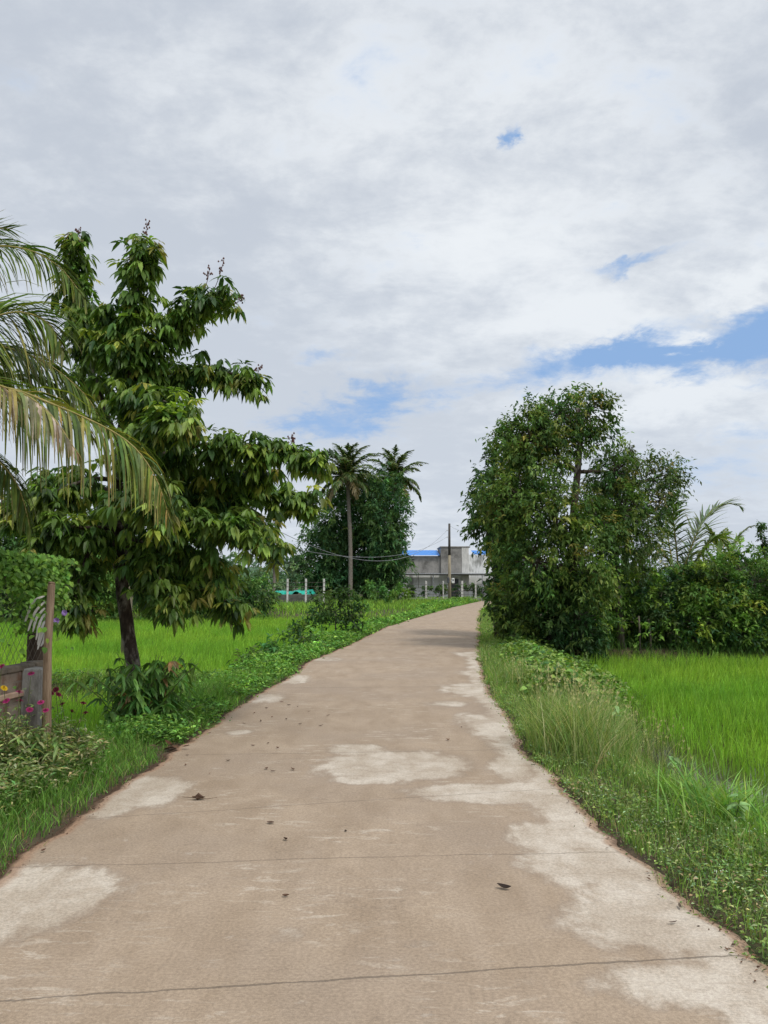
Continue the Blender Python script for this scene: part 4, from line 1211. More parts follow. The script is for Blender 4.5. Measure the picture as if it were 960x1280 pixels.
# flowering plants in front of the wall
def flower_plant(label, group, fl, petal, centre, d=6.2):
    px, py = fl[0]
    c0 = at(px, py, d); x = c0[0] + rng.normal(0, .04); y = d + .05
    x = max(x, -3.12 + (y - 5) * .12); g0 = np.array([x, y, float(height(x, y))])
    t = thing('flowering_plant', label, 'flower', g0, group)
    ms = MB(); mf = MB()
    tops = [at(a, b, d + rng.normal(0, .06)) for a, b in fl]
    for tp in tops:
        c = bez([g0 - [0, 0, .02], g0 * .5 + tp * .5 + rng.normal(0, .04, 3), tp], 12); ms.tube(c, np.linspace(.005, .0022, 12), 5)
        n = 60; i = rng.integers(0, 10, n)
        D = nrm(rdir(n) * [1, 1, .35] + [0, 0, .05]); Lg = rng.uniform(.05, .11, n) * (1.15 - i / 14)
        leaves(mf, c[i] + rng.normal(0, .02, (n, 3)), D, nrm(UP + rdir(n) * .4), Lg, Lg * .36, .35, vary(pick([(.1, .17, .05), (.16, .21, .08), (.25, .24, .12)], [2, 2, 1.2], n), n, .2, .08), True)
    for k in range(5):
        e = g0 + [rng.normal(0, .14), rng.normal(0, .1), rng.uniform(.25, .5)]
        c = bez([g0, g0 * .5 + e * .5 + [0, 0, .06], e], 8); ms.tube(c, np.linspace(.005, .002, 8), 5)
        n = 40; i = rng.integers(1, 8, n); D = nrm(rdir(n) * [1, 1, .35]); Lg = rng.uniform(.05, .11, n)
        leaves(mf, c[i] + rng.normal(0, .025, (n, 3)), D, nrm(UP + rdir(n) * .4), Lg, Lg * .36, .35, vary(pick([(.1, .17, .05), (.16, .21, .08), (.25, .24, .12)], [2, 2, 1.2], n), n, .2, .08), True)
    ms.build('stem', M['stem'], t, g0); mf.build('foliage', M['leaf_matte'], t, g0)
    for tp in tops:
        mb = MB(); tilt = np.array([rng.normal(0, .5), -.5 + rng.normal(0, .4), .9])
        for ring, (n, r) in enumerate(((13, .031), (9, .02))):
            a = np.arange(n) * 2 * PI / n + ring; e3 = nrm(tilt); e1 = nrm(np.cross(e3, [0, 0, 1.01])); e2 = np.cross(e3, e1)
            D = np.cos(a)[:, None] * e1 + np.sin(a)[:, None] * e2 + (.12 + .35 * ring) * e3
            leaves(mb, np.tile(tp + [0, 0, .004 * ring], (n, 1)), D, np.tile(nrm(tilt), (n, 1)), r, r * .5, .12, vary(petal, n, .12, .04), True)
        f = mb.build('flower', M['petal'], t, g0)
        mb = MB(); mb.tube([tp + [0, 0, -.012], tp + [0, 0, .0], tp + [0, 0, .012], tp + [0, 0, .016]], [.004, .009, .008, .002], 7, col=centre); mb.build('flower_centre', M['petal'], f, g0)
    return t


MG = (.42, .035, .17); RD = (.2, .02, .05); YL = (.75, .5, .02)
flower_plant('plant with two magenta blooms in front of the concrete pillar, rightmost pink pair', None, [(57, 888), (51, 878)], MG, (.2, .05, .05), 6.2)
flower_plant('plant with a yellow bloom against the brick wall', None, [(5, 860)], YL, (.4, .2, .02), 6.0)
flower_plant('plant with one magenta and one dark red bloom before the brick wall', None, [(24, 865), (25, 876)], MG, (.2, .05, .05), 6.05)
flower_plant('low magenta bloom at the left frame edge above the dry foliage', None, [(8, 876)], MG, (.2, .05, .05), 5.9)
flower_plant('high magenta bloom at the left frame edge level with the wall top', None, [(2, 833)], MG, (.2, .05, .05), 5.8)
flower_plant('plant with a single bloom high before the concrete pillar', None, [(39, 842), (37, 887)], (.35, .03, .14), (.2, .05, .05), 6.3)
flower_plant('leggy plant with small dark red heads right of the wooden post', None, [(64, 866), (73, 868), (78, 880), (90, 889), (104, 879), (107, 891), (70, 862)], RD, (.08, .03, .02), 6.8)
# dry tangled herbage below the flowers (stuff)
mb = MB()
n = 2000
y = rng.uniform(3.9, 7.0, n); f = rng.uniform(0, 1, n)
x = (w0[0] + (y - w0[1]) / (w1[1] - w0[1]) * (w1[0] - w0[0])) + .12 + f * .45
P = np.stack([x, y, height(x, y)], 1)
H = (.5 + .3 * fbm(x * 3, y * 3, 151)) * (1 - .6 * f)
add_weeds(mb, P, np.ones(n), H, .06, [(.11, .17, .05), (.19, .22, .09), (.28, .26, .15), (.08, .13, .035)], [2, 2, 1.6, 1], 15, .06, False, .26)
tag(mb.build('herbage', M['leaf_matte']), 'pale tangled herbage between the brick wall and the verge grass', 'plants', kind='stuff')

# ------------------------------------------------------------------ middle distance: trees, palms, fence, building, pole
TALL = [('broad lower tree at the left of the tall dark tree cluster', 408, 74, [(404, 690, 24, 34), (400, 725, 18, 22), (418, 650, 18, 36), (420, 715, 20, 30)]),
        ('tallest dark feathery tree in the middle of the cluster behind the coconut palm', 455, 76, [(455, 640, 28, 44), (450, 690, 34, 36), (470, 610, 18, 24), (450, 725, 28, 22)]),
        ('dark feathery tree at the right of the cluster beside the building', 490, 73, [(485, 650, 18, 48), (486, 705, 18, 26), (480, 690, 22, 36), (482, 730, 18, 16), (493, 612, 9, 16)])]
for lab, px, d, ls_ in TALL:
    lobed_tree('feathery_tree', lab, 'tree', gpt(px, d), [lobe(a, b, d + random.uniform(-1, 1), c, e) for a, b, c, e in ls_], [(.035, .08, .03), (.055, .11, .035), (.085, .15, .045), (.025, .055, .02)], [2, 2, 1.4, 1.2],
               .42, .34, .45, dens=2.4, ls=1.0, rtrunk=.2, nleaf=12, lump=.25, shell=.3)
FP = [(.075, .12, .04), (.11, .16, .055), (.055, .09, .035)]
for lab, px, bx, cpx, cpy, d, rpx in (('tall coconut palm with bare grey trunk in front of the dark tree cluster', 438, 438, 434, 594, 71, 34), ('coconut palm crown rising above the right side of the dark cluster', 492, 490, 493, 598, 79, 30)):
    g0 = gpt(px, d); c0 = at(cpx, cpy, d); k = d / F
    t = thing('coconut_palm', lab, 'palm tree', g0)
    palm_trunk(t, g0, [g0 - [0, 0, .2], at((px + cpx) / 2 + 2, 680, d), c0], .2, .15)
    for q_ in range(34):
        a = q_ * 2.399; el = 1.5 - 2.1 * (q_ / 33) + rng.normal(0, .12)
        ln = rpx * k * rng.uniform(1.15, 1.6)
        dh = np.array([math.cos(a), math.sin(a), 0])
        p1 = c0 + dh * ln * .45 * math.cos(el) + UP * ln * .45 * math.sin(el)
        p2 = p1 + dh * ln * .33 * math.cos(el - .35) + UP * ln * .33 * math.sin(el - .35)
        p3 = p2 + dh * ln * .25 * math.cos(el - .9) + UP * ln * .25 * math.sin(el - .9)
        dead = q_ > 30
        frond(t, g0, [c0, p1, p2, p3], 1.1, .55, FP if not dead else [(.2, .16, .09), (.15, .13, .07)], [1, 1, 1][:3 if not dead else 2], 46, .17, .1, rr=.05, segs=4)

# utility poles and cables
def upole(label, g0, H, detail=True):
    t = thing('utility_pole', label, 'pole', g0)
    mb = MB(); mb.tube([g0 - [0, 0, .3], g0 + [0, 0, H * .6]], [.15, .12], 12, .02); mb.build('shaft', M['pole'], t, g0, True)
    mb = MB(); mb.tube([g0 + [0, 0, H * .6], g0 + [.02, 0, H]], [.119, .095], 12, .02); mb.build('pole_top', M['pole_dark'], t, g0, True)
    if detail:
        mb = MB(); mb.box(g0 + [-.13, -.12, 2.05], (.2, .16, .5), .1, bevel=.02); mb.build('junction_box', M['metal_dark'], t, g0)
        mb = MB(); mb.box(g0 + [.3, -.06, 2.0], (.26, .16, .46), 0, bevel=.03); mb.box(g0 + [.15, -.04, 2.0], (.1, .05, .1), 0); mb.build('meter_box', M['meter'], t, g0)
        mb = MB(); mb.box(g0 + [.3, -.143, 2.06], (.13, .012, .13), 0, bevel=.004); mb.build('meter_window', M['metal_dark'], t, g0)
    for z in (6.5, 5.9):
        mb = MB(); mb.tube([g0 + [-.11, 0, z], g0 + [-.17, 0, z], g0 + [-.2, 0, z], g0 + [-.24, 0, z]], [.03, .05, .035, .05], 8); mb.build('insulator', M['meter'], t, g0)
    return t


pa = gpt(562, 70); pz = gpt(160, 22.2)
upole('slim wooden utility pole with meter box beside the far road bend', pa, 7.1)
upole('second utility pole hidden behind the left tree', pz, 6.9, False)


def cable(label, a, b, sag, r=.013):
    s_ = np.linspace(0, 1, 70)[:, None]
    p = a + (b - a) * s_ - UP * 4 * sag * s_ * (1 - s_)
    o = MB(); o.tube(p, r, 6); ob = o.build('overhead_cable', M['cable'], None, a, True); ob.location = a
    return tag(ob, label, 'cable')


cable('lowest-sagging overhead cable strung across the tall tree cluster', pa + [-.2, 0, 6.5], pz + [-.1, 0, 6.5], 3.2)
cable('flatter overhead cable strung just below the sagging cable', pa + [-.2, 0, 5.9], pz + [-.1, 0, 4.6], 1.75, .011)
cable('thin service cable running from pole top back to the building', pa + [.05, .1, 6.9], np.array([16., 96, 6.5]), .5, .01)

# concrete building
by = 95
def bx(px): return at(px, 731, by)[0]
def bz(py): return at(480, py, by)[2]
bo = np.array([bx(545), by, -.05])
t = thing('concrete_building', 'bare grey concrete building with bright blue roof behind the far fence', 'building', bo)
def wallbox(name, x0, x1, z0, z1, y0, y1, mat):
    mb = MB(); mb.box(((x0 + x1) / 2, (y0 + y1) / 2, (z0 + z1) / 2), (x1 - x0, y1 - y0, z1 - z0), bevel=.02); return mb.build(name, M[mat], t, bo)
wallbox('upper_wall', bx(470), bx(551), bz(717), bz(695), by, by + 9, 'concrete_dark')
wallbox('lower_wall', bx(470), bx(577), -.1, bz(717) - .003, by - .05, by + 9, 'white_wall')
wallbox('stair_tower', bx(551) + .003, bx(577), bz(717), bz(684.5), by - .3, by + 5, 'concrete_dark')
wallbox('parapet_cap', bx(550), bx(588), bz(684.5) + .003, bz(683), by - .4, by + 5.1, 'concrete_dark')
wallbox('pillar', bx(577) + .003, bx(586), -.1, bz(684.5), by - .35, by + 5, 'concrete_post')
wallbox('side_wall', bx(586) + .003, bx(640), -.1, bz(693), by + .3, by + 8, 'white_wall')
mb = MB()
xs = np.arange(bx(468), bx(551) - .02, .09); zz = .05 * (np.arange(len(xs)) % 2)
V = np.concatenate([np.stack([xs, np.full(len(xs), by - .35), bz(694.5) + zz], 1), np.stack([xs, np.full(len(xs), by + 4.4), bz(686) + zz], 1)])
i = np.arange(len(xs) - 1); mb.add(V, np.stack([i, i + 1, i + 1 + len(xs), i + len(xs)], 1)); mb.build('roof', M['blue_roof'], t, bo)
mb = MB(); xs2 = xs + (bx(600) - bx(468)); V2 = np.concatenate([np.stack([xs2, np.full(len(xs), by + 5.5), bz(692) + zz], 1), np.stack([xs2, np.full(len(xs), by + 9.4), bz(684) + zz], 1)])
mb.add(V2, np.stack([i, i + 1, i + 1 + len(xs), i + len(xs)], 1)); mb.build('roof', M['blue_roof'], t, bo)
mb = MB(); mb.box(((bx(498) + bx(640)) / 2, by - 1.3, bz(718.2)), (bx(640) - bx(498), 2.2, .1), rx=-.06, bevel=.02); mb.build('awning', M['metal'], t, bo)
for px in (505, 540, 600, 625):
    mb = MB(); mb.tube([(bx(px), by - 2.2, -.1), (bx(px), by - 2.2, bz(718.5))], .05, 8); mb.build('awning_post', M['metal'], t, bo)
for px in (523, 539):
    mb = MB(); mb.box((bx(px), by - .08, 2.0), (.06, .06, 1.6)); mb.build('drainpipe', M['concrete_dark'], t, bo)
mb = MB(); mb.box((bx(568), by - .09, 1.2), (1.0, .08, 2.2), bevel=.02); mb.build('doorway', M['metal_dark'], t, bo)

# fence with concrete posts before the building
fy = 82
def fx(px): return at(px, 731, fy)[0]
fo = np.array([fx(550), fy, -.05])
t = thing('post_fence', 'fence of pale concrete posts and wires in front of the grey building', 'fence', fo)
for px, w_ in ((507, .22), (532.5, .22), (554, .14), (577.5, .24), (594.5, .16), (616, .2), (640, .2)):
    mb = MB(); mb.box((fx(px), fy, .95), (w_, w_, 2.1), bevel=.02, taper=.9); mb.build('post', M['concrete_post'], t, fo)
mb = MB(); mb.box(((fx(495) + fx(650)) / 2, fy, .06), (fx(650) - fx(495), .26, .34), bevel=.02); mb.build('base_wall', M['concrete_dark'], t, fo)
for z in (.6, .95, 1.3, 1.65):
    mb = MB(); mb.tube([(fx(495), fy - .13, z), (fx(650), fy - .13, z)], .014, 5); mb.build('wire', M['wire'], t, fo)
mb = MB(); mb.tube([(fx(600), fy - 2, -.1), (fx(600), fy - 2, 1.3)], .05, 8); mb.tube([(fx(608), fy - 2, -.1), (fx(608), fy - 2, 1.3)], .05, 8)
for z in (.3, .7, 1.1): mb.tube([(fx(600), fy - 2, z), (fx(608), fy - 2, z)], .03, 6)
tag(mb.build('gate', M['metal_dark'], None, (fx(604), fy - 2, 0)), 'small dark railing gate at the right of the post fence', 'gate').location = (fx(604), fy - 2, 0)
# clipped hedge behind that fence
lobed_tree('hedge', 'dark low hedge behind the concrete post fence', 'hedge', gpt(535, 88), [lobe(p, 738, 88, 12, 6, 8) for p in range(508, 640, 16)], GR_DARK, [1, 1, 1], .3, .45, .2, dens=.8, ls=.4, rtrunk=.05, crown='foliage', twigs=False)

# fence and tarp on the left
fy2 = 66
def f2(px): return at(px, 731, fy2)[0]
fo = np.array([f2(365), fy2, -.05])
t = thing('boundary_fence', 'concrete post fence with dark base wall beyond the left paddy', 'fence', fo)
for px in (337, 359.5, 382.5, 405):
    mb = MB(); mb.box((f2(px), fy2, .95), (.17, .17, 2.3), bevel=.015, taper=.9); mb.build('post', M['concrete_post'], t, fo)
mb = MB(); mb.box(((f2(300) + f2(408)) / 2, fy2 + .02, .3), (f2(408) - f2(300), .18, 1.0), bevel=.02); mb.build('base_wall', surf('dark_mossy_concrete', (.07, .075, .06), (.13, .13, .11), 3, .95, .4, .02), t, fo)
for z in (1.1, 1.45, 1.8):
    mb = MB(); mb.tube([(f2(300), fy2 - .1, z), (f2(408), fy2 - .1, z)], .012, 5); mb.build('wire', M['wire'], t, fo)
def tarp(label, px, d, wpx, top, seed):
    c = gpt(px, d); k = d / F; w_ = wpx * k / 2; h = at(px, top, d)[2] - c[2]
    n = 34; a = np.linspace(-1, 1, n); XX, YY = np.meshgrid(a, a)
    r = np.sqrt(XX ** 2 + YY ** 2)
    ridge = np.maximum(0, 1 - np.abs(XX + .15) ** 1.6 * .55 - .5 * YY ** 2)
    zz = h * np.clip(np.minimum(.9 + .1 * XX, 1.7 * ridge) * (.8 + .4 * fbm(XX * 3 + seed, YY * 3, seed)) - .25 * np.clip(r - .9, 0, 1), -.02, 1.2) + .08 * (fbm(XX * 9, YY * 9, seed + 3) - .5)
    V = np.stack([c[0] + XX * w_, c[1] + YY * 2.5, c[2] + zz], -1).reshape(-1, 3)
    ii = np.arange(n * n).reshape(n, n); q = np.stack([ii[:-1, :-1], ii[:-1, 1:], ii[1:, 1:], ii[1:, :-1]], -1).reshape(-1, 4)
    mb = MB(); mb.add(V, q); o = mb.build('tarpaulin', M['tarp'], None, c, True); o.location = c
    return tag(o, label, 'tarpaulin')
tarp('green tarpaulin heap left of the first white fence post', 351, 70, 24, 737.5, 5)
tarp('green tarpaulin heap between the two white fence posts', 378, 70.5, 36, 737, 9)

# field-edge trees and bushes on the left
FE = [('rounded bush at the right end of the left field-edge trees', 312, 47, [(312, 742, 26, 22), (330, 752, 14, 14), (295, 735, 20, 24)], 0),
      ('leafy tree behind the left paddy, seen under the drooping crown', 262, 45, [(262, 735, 30, 32), (285, 755, 22, 18), (245, 715, 22, 26)], 1),
      ('bushy tree at the paddy edge right behind the left trunk', 190, 44, [(200, 735, 34, 34), (225, 755, 24, 22), (180, 745, 26, 30)], 0),
      ('bright leafy bush at the paddy edge left of the trunk', 115, 42, [(115, 742, 30, 34), (135, 760, 20, 20), (95, 725, 24, 34)], 2),
      ('dark tree at the paddy edge behind the wire fence', 50, 42, [(50, 735, 36, 42), (20, 745, 36, 36), (70, 760, 26, 24)], 1),
      ('dark tree beyond the paddy at the left frame edge', -20, 43, [(-25, 725, 40, 46), (-60, 745, 40, 34), (25, 690, 46, 40), (70, 672, 40, 34), (-30, 670, 46, 40)], 0),
      ('taller dark tree rising behind the left tree crown', 150, 52, [(150, 700, 46, 40), (100, 690, 40, 42), (200, 700, 36, 34)], 1)]
for lab, px, d, ls_, cc in FE:
    lobed_tree('field_tree', lab, 'tree', gpt(px, d), [lobe(a, b, d + random.uniform(-.8, .8), c, e) for a, b, c, e in ls_],
               [[(.05, .1, .028), (.08, .14, .035), (.035, .07, .022)], [(.035, .07, .022), (.055, .1, .03), (.08, .13, .035)], [(.08, .15, .035), (.12, .2, .045), (.05, .1, .025)]][cc], [2, 2, 1],
               .26, .42, .4, dens=1.5, ls=.6, rtrunk=.12)
# far trees and palmyra palms
for lab, px, d, ls_ in (('hazy distant tree right of the small fan palm', 365, 120, [(362, 725, 12, 14), (376, 718, 12, 16), (390, 722, 10, 14)]), ('hazy distant tree left of the small fan palm', 330, 125, [(328, 726, 12, 12), (343, 730, 10, 10)]),
                        ('hazy distant tree beyond the tarpaulin heaps', 355, 115, [(352, 733, 10, 8), (400, 735, 14, 12)])):
    lobed_tree('distant_tree', lab, 'tree', gpt(px, d), [lobe(a, b, d, c, e) for a, b, c, e in ls_], [(.07, .12, .06), (.09, .14, .07), (.11, .16, .08)], [1, 1, 1], .5, .45, .3, dens=.8, ls=1., rtrunk=.15)
for lab, px, d, top_, r in (('small distant fan palm standing clear against the sky', 343, 118, 697, 9), ('distant fan palm among the hazy trees, lower right of the clear one', 371, 122, 704, 8)):
    g0 = gpt(px, d); c0 = at(px, top_, d); k = d / F
    t = thing('fan_palm', lab, 'palm tree', g0); palm_trunk(t, g0, [g0 - [0, 0, .2], (g0 + c0) / 2, c0], .22, .18)
    mb = MB(); n = 260; D = rdir(n); D[:, 2] = D[:, 2] * .9 + .1
    P = c0 + nrm(D) * r * k * rng.uniform(.35, .8, (n, 1)); leaves(mb, P, D, rdir(n), 1.0, .35, .3, vary((.05, .075, .045), n, .2, .06)); mb.build('crown', M['leaf_matte'], t, g0)
# far wood on the horizon (stuff)
mb = MB()
for a0, a1, nn in ((-75, 75, 260),):
    for k in range(nn):
        a = math.radians(rng.uniform(a0, a1)); d = rng.uniform(170, 260)
        c = np.array([math.sin(a) * d, math.cos(a) * d, rng.uniform(1.5, 3.2)])
        Pp, D, kk_, cc = sprig_cloud(c, (5.5, 5.5, rng.uniform(2.5, 4.5)), 14, 5, 6, 1.5)
        n = len(Pp); leaves(mb, Pp, D, nrm(rdir(n) + UP), 1.5, .75, .2, vary(vary((.075, .12, .075), 1, .2)[0], n, .18, .05))
tag(mb.build('far_wood', M['leaf_matte']), 'hazy wood of far trees along the horizon', 'woodland', kind='stuff')


# ------------------------------------------------------------------ litter on the road
def fallen_leaf(label, px, py, size, group=None, col=(.12, .075, .045), curl=.5, asp=.5, name='fallen_leaf'):
    g0 = ground(px, py, .0); g0[2] = .006
    n = 7; a = np.linspace(0, 1, n); rot = rng.uniform(0, 2 * PI)
    wv = size * asp * .5 * np.sin(np.clip(a * .93 + .04, 0, 1) * PI) ** .8
    xs = (a - .5) * size; zc = size * curl * (a - .45) ** 2 + .002
    V = []
    for s_ in (-1, 0, 1): V.append(np.stack([xs, s_ * wv, zc + abs(s_) * wv * curl * rng.uniform(.5, 1.3)], 1))
    V = np.concatenate(V); ca, sa = math.cos(rot), math.sin(rot)
    V[:, :2] = V[:, :2] @ np.array([[ca, sa], [-sa, ca]])
    i = np.arange(n - 1)
    q = np.concatenate([np.stack([i, i + 1, i + 1 + n, i + n], 1), np.stack([i + n, i + 1 + n, i + 1 + 2 * n, i + 2 * n], 1)])
    mb = MB(); mb.add(V, q, None, vary(col, 1, .25, .1)[0]); o = mb.build(name, M['dead'], None, None, True); o.location = g0
    return tag(o, label, 'leaf', group)


fallen_leaf('dark curled leaf lying alone on the right half of the road', 630, 1112, .075, None, (.03, .022, .018), .8, .42)
fallen_leaf('small dark leaf in the middle of the road', 357, 1051, .045, None, (.05, .03, .02), .8)
o = fallen_leaf('crumpled brown leaf with stalk on the left half of the road', 248, 1000, .1, None, (.12, .075, .045), .6, .45)
o2 = MB(); o2.tube([(-.13, .03, .008), (-.03, 0, .01), (.07, -.02, .008), (.14, .0, .012)], [.002, .003, .003, .0015], 5, col=(.16, .11, .07)); o2.tube([(-.02, .0, .008), (.0, .01, .022), (.03, .0, .015)], [.016, .022, .008], 7, .3, col=(.1, .06, .04)); o2.build('stalk', M['dead'], o)
fallen_leaf('thin brown leaf at the right edge below the tall grass tuft', 850, 1135, .06, None, (.1, .07, .05), .4, .25)
fallen_leaf('thin dark leaf at the right edge above the seam end', 841, 1155, .05, None, (.07, .05, .04), .4, .25)
o = fallen_leaf('large dry leaf heap against the left verge where the seam starts', 216, 936, .16, None, (.11, .06, .035), .4, .4)
o2 = MB()
for k in range(9):
    p = np.array([rng.normal(0, .09), rng.normal(0, .03), .01 + .02 * rng.random()]); D = rdir(1); D[:, 2] *= .3
    leaves(o2, p[None], D, nrm(UP + rdir(1) * .5), .1, .04, -.2, vary((.1, .06, .035), 1, .3), True)
o2.build('leaflet', M['dead'], o)
for px, py in [(232, 957), (262, 968), (285, 952), (316, 933), (335, 930), (347, 936), (300, 885), (352, 878), (361, 882), (333, 886), (318, 892), (372, 884), (340, 897), (358, 900), (375, 906), (386, 890), (401, 908), (326, 902), (366, 963), (333, 962), (341, 965),
               (54, 1065), (357, 1122), (432, 1040), (338, 1030), (257, 902), (262, 917), (234, 945), (560, 926), (577, 910), (410, 895), (305, 905)]:
    fallen_leaf('small dry brown leaf scattered on the left half of the road', px, py, rng.uniform(.03, .065), 'small dry leaves scattered on the road', pick([(.13, .07, .045), (.08, .045, .03), (.18, .11, .07)], [2, 2, 1], 1)[0], rng.uniform(.3, 1), rng.uniform(.3, .6))
# earth and leaf crumbs in the gutter line (stuff)
mb = MB()
for side, n in ((-1, 2600), (1, 1800)):
    y = 2.5 + 17 * rng.uniform(0, 1, n) ** 1.4; s_ = rng.normal(0.0, .045, n)
    x = (np.interp(y, ry, wl) - s_ + .03) if side < 0 else (np.interp(y, ry, wr) + s_ - .03)
    P = np.stack([x, y, np.full(n, .004)], 1); D = rdir(n); D[:, 2] *= .2
    Lg = rng.uniform(.008, .03, n); leaves(mb, P, D, nrm(UP + rdir(n) * .4), Lg, Lg * .4, -.05, vary(pick([(.1, .055, .035), (.06, .035, .022), (.17, .1, .06)], [2, 2, 1], n), n, .25, .1))
tag(mb.build('leaf_litter', M['dead']), 'brown leaf crumbs and earth along both road edges', 'litter', kind='stuff')

# ------------------------------------------------------------------ sky and sun
SUN_EL, SUN_AZ = math.radians(58), math.radians(140)      # azimuth from +Y (view direction) towards +X
w = bpy.data.worlds.new('World'); sc.world = w; w.use_nodes = True
nt = w.node_tree; nt.nodes.clear(); g = NG(nt.nodes, nt.links)
sky = g.new('ShaderNodeTexSky', sky_type='NISHITA'); sky.sun_disc = False; sky.sun_elevation = SUN_EL; sky.sun_rotation = SUN_AZ
sky.air_density = 1.0; sky.dust_density = .6; sky.ozone_density = 1.5
tc = g.new('ShaderNodeTexCoord').outputs['Generated']
sx = g.new('ShaderNodeSeparateXYZ'); nt.links.new(tc, sx.inputs[0])
x, y, z = sx.outputs
zz = g.math('ADD', g.math('MAXIMUM', z, 0.), .26)
cv = g.new('ShaderNodeCombineXYZ'); nt.links.new(g.math('DIVIDE', x, zz), cv.inputs[0]); nt.links.new(g.math('DIVIDE', y, zz), cv.inputs[1]); cv.inputs[2].default_value = 3.7
p = cv.outputs[0]
w1_ = g.noise(p, 4.5, 8, .62); w2_ = g.noise(g.vmul(p, (1.2, 1, 1)), 5.5, 8, .64, .3)
az = g.math('ADD', g.math('ARCTAN2', x, y), g.math('MULTIPLY', g.math('SUBTRACT', w1_, .5), .22)); el0 = g.math('ARCSINE', z); el = g.math('ADD', el0, g.math('MULTIPLY', g.math('SUBTRACT', w2_, .5), .075))


def bump_at(px, py, sa, se, rot=0.):
    r = ray(px, py); r = r / np.linalg.norm(r)
    a0 = math.atan2(r[0], r[1]); e0 = math.asin(r[2])
    da = g.math('SUBTRACT', az, a0); de = g.math('SUBTRACT', el, e0)
    ca, sa_ = math.cos(rot), math.sin(rot)
    u_ = g.math('MULTIPLY_ADD', da, ca, g.math('MULTIPLY', de, sa_)); v_ = g.math('MULTIPLY_ADD', da, -sa_, g.math('MULTIPLY', de, ca))
    q_ = g.math('ADD', g.math('POWER', g.math('ABSOLUTE', g.math('DIVIDE', u_, sa)), 2.), g.math('POWER', g.math('ABSOLUTE', g.math('DIVIDE', v_, se)), 2.))
    return g.math('EXPONENT', g.math('MULTIPLY', q_, -1.))


n1 = g.noise(p, 1.9, 10, .6, .4)
n2 = g.noise(g.vmul(p, (1, 1.35, 1)), 5.5, 10, .62, .25)
n3 = g.noise(p, .8, 4, .5)
gap = None
D_ = math.radians
for (px, py, sa, se, rot, wgt) in ((955, 425, D_(5.5), D_(2.0), .1, .6), (770, 440, D_(6.5), D_(1.), -.06, .55), (630, 178, D_(.8), D_(.9), 0, .6), (470, 500, D_(4), D_(1.3), .15, .55), (400, 535, D_(3.5), D_(1.1), 0, .5),
                                   (790, 328, D_(4.5), D_(.6), .1, .5), (900, 575, D_(9), D_(2.4), 0, .26), (640, 470, D_(5), D_(1.0), .2, .3), (450, 440, D_(3), D_(.6), 0, .22), (20, 100, D_(3), D_(1.5), 0, .18)):
    b_ = g.math('MULTIPLY', bump_at(px, py, sa, se, rot), wgt)
    gap = b_ if gap is None else g.math('ADD', gap, b_)
cov = g.math('ADD', g.math('ADD', g.math('MULTIPLY', g.math('SUBTRACT', n1, .5), .75), g.math('MULTIPLY', g.math('SUBTRACT', n2, .5), .85)), .42)
puff = None
for (px, py, sa, se, rot, wgt) in ((835, 505, D_(4.2), D_(1.5), .03, .5), (940, 362, D_(2.2), D_(1.1), 0, .5), (850, 428, D_(2.6), D_(.5), .05, .42), (720, 400, D_(4), D_(1.2), .1, .25), (600, 330, D_(5), D_(2.), .1, .12)):
    b_ = g.math('MULTIPLY', bump_at(px, py, sa, se, rot), wgt)
    puff = b_ if puff is None else g.math('ADD', puff, b_)
cov = g.math('ADD', g.math('SUBTRACT', cov, gap), puff)
n4 = g.noise(p, 15., 7, .62)
cov = g.math('ADD', cov, g.math('MULTIPLY', g.math('SUBTRACT', n4, .5), .3))
dens = g.ramp(cov, -.12, .36)
# brightness of the cloud layer: thin places bright, thick places grey
thick = g.math('ADD', g.math('MULTIPLY', n3, .6), g.math('ADD', g.math('MULTIPLY', n1, .45), g.math('MULTIPLY', n2, .3)))
low = g.ramp(el, D_(4), D_(34), 1., 0.)
brt = g.math('ADD', g.math('MULTIPLY', bump_at(560, 250, D_(13), D_(5.5), 0.), .10), g.math('ADD', g.math('MULTIPLY', bump_at(700, 380, D_(13), D_(4), 0.1), .14), g.math('MULTIPLY', puff, .55)))
sh = g.math('SUBTRACT', g.math('ADD', thick, -.6), brt)
sh = g.math('ADD', sh, g.math('MULTIPLY', g.math('SUBTRACT', n4, .5), .22))
sh = g.math('ADD', sh, g.math('MULTIPLY', g.math('SUBTRACT', n2, .5), .22))
shade = g.ramp(sh, -.17, .17)
ccol = g.mix(shade, (8.6, 8.95, 9.3), (5.5, 6.0, 6.8))
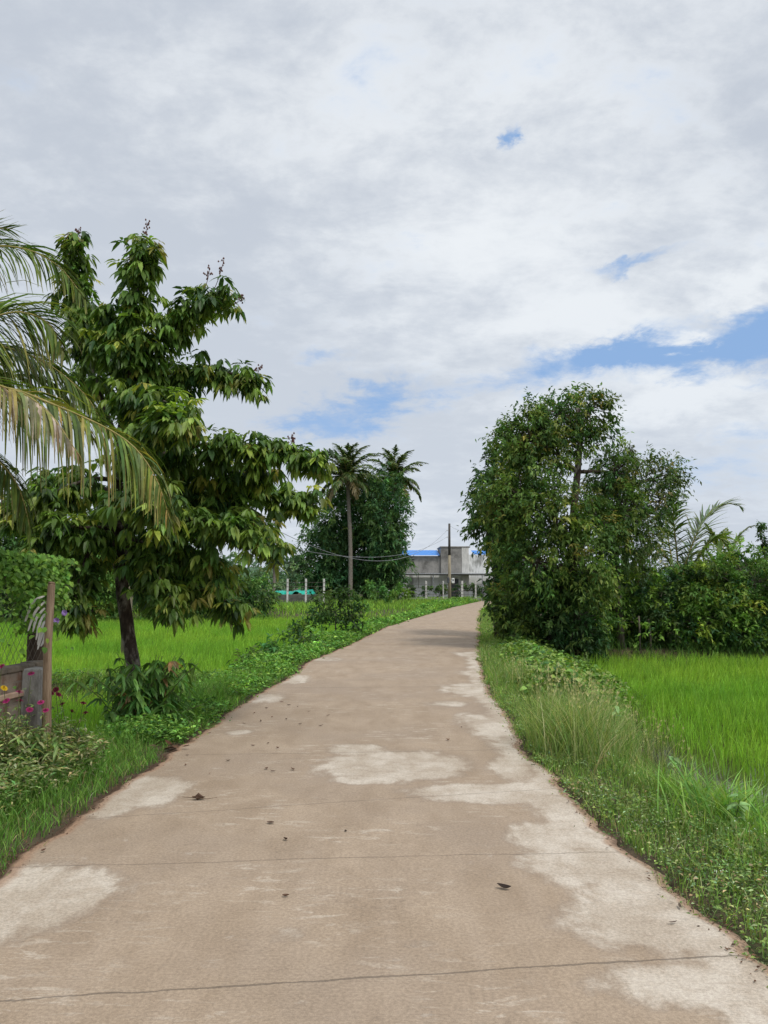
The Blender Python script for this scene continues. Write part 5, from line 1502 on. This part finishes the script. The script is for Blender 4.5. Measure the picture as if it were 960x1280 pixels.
ccol = g.mix(g.math('MULTIPLY', low, .38), ccol, (6.9, 7.6, 8.5))
# cloud base well away from the view (behind and overhead) is brighter near the sun
sd = (math.cos(SUN_EL) * math.sin(SUN_AZ), math.cos(SUN_EL) * math.cos(SUN_AZ), math.sin(SUN_EL))
dt = g.new('ShaderNodeVectorMath', operation='DOT_PRODUCT'); nt.links.new(tc, dt.inputs[0]); dt.inputs[1].default_value = sd
glow = g.ramp(dt.outputs['Value'], .45, 1., 1., 1.9)
scl = g.new('ShaderNodeVectorMath', operation='SCALE'); nt.links.new(ccol, scl.inputs[0]); nt.links.new(glow, scl.inputs['Scale'])
blue = g.mix(.8, sky.outputs[0], (3.0, 4.9, 8.2))
blue = g.mix(g.math('MULTIPLY', g.ramp(el, D_(2), D_(15), 1., 0.), .6), blue, (6.3, 7.1, 8.2))
final = g.mix(dens, blue, scl.outputs[0])
bg = g.new('ShaderNodeBackground'); nt.links.new(final, bg.inputs[0]); bg.inputs[1].default_value = .1
o = g.new('ShaderNodeOutputWorld'); nt.links.new(bg.outputs[0], o.inputs[0])

sl = bpy.data.lights.new('sun', 'SUN'); sl.energy = 1.9; sl.angle = math.radians(10); sl.color = (1., .95, .87)
so = bpy.data.objects.new('sun', sl); COL.objects.link(so)
so.rotation_euler = Vector([-q_ for q_ in sd]).to_track_quat('-Z', 'Y').to_euler()
so.location = (20, -20, 40)

# ------------------------------------------------------------------ camera and view
cam = bpy.data.cameras.new('camera'); co = bpy.data.objects.new('camera', cam); COL.objects.link(co)
cam.sensor_fit = 'VERTICAL'; cam.sensor_height = 36; cam.sensor_width = 27; cam.lens = 36 * F / 1280
cam.clip_start = .05; cam.clip_end = 4000
co.location = (0, 0, CAMH); co.rotation_euler = (PI / 2 + PITCH, 0, 0)
sc.camera = co
sc.view_settings.view_transform = 'Standard'; sc.view_settings.look = 'None'; sc.view_settings.exposure = 0; sc.view_settings.gamma = 1
sc.cycles.use_denoising = True
sc.cycles.max_bounces = 6; sc.cycles.transmission_bounces = 4; sc.cycles.diffuse_bounces = 3
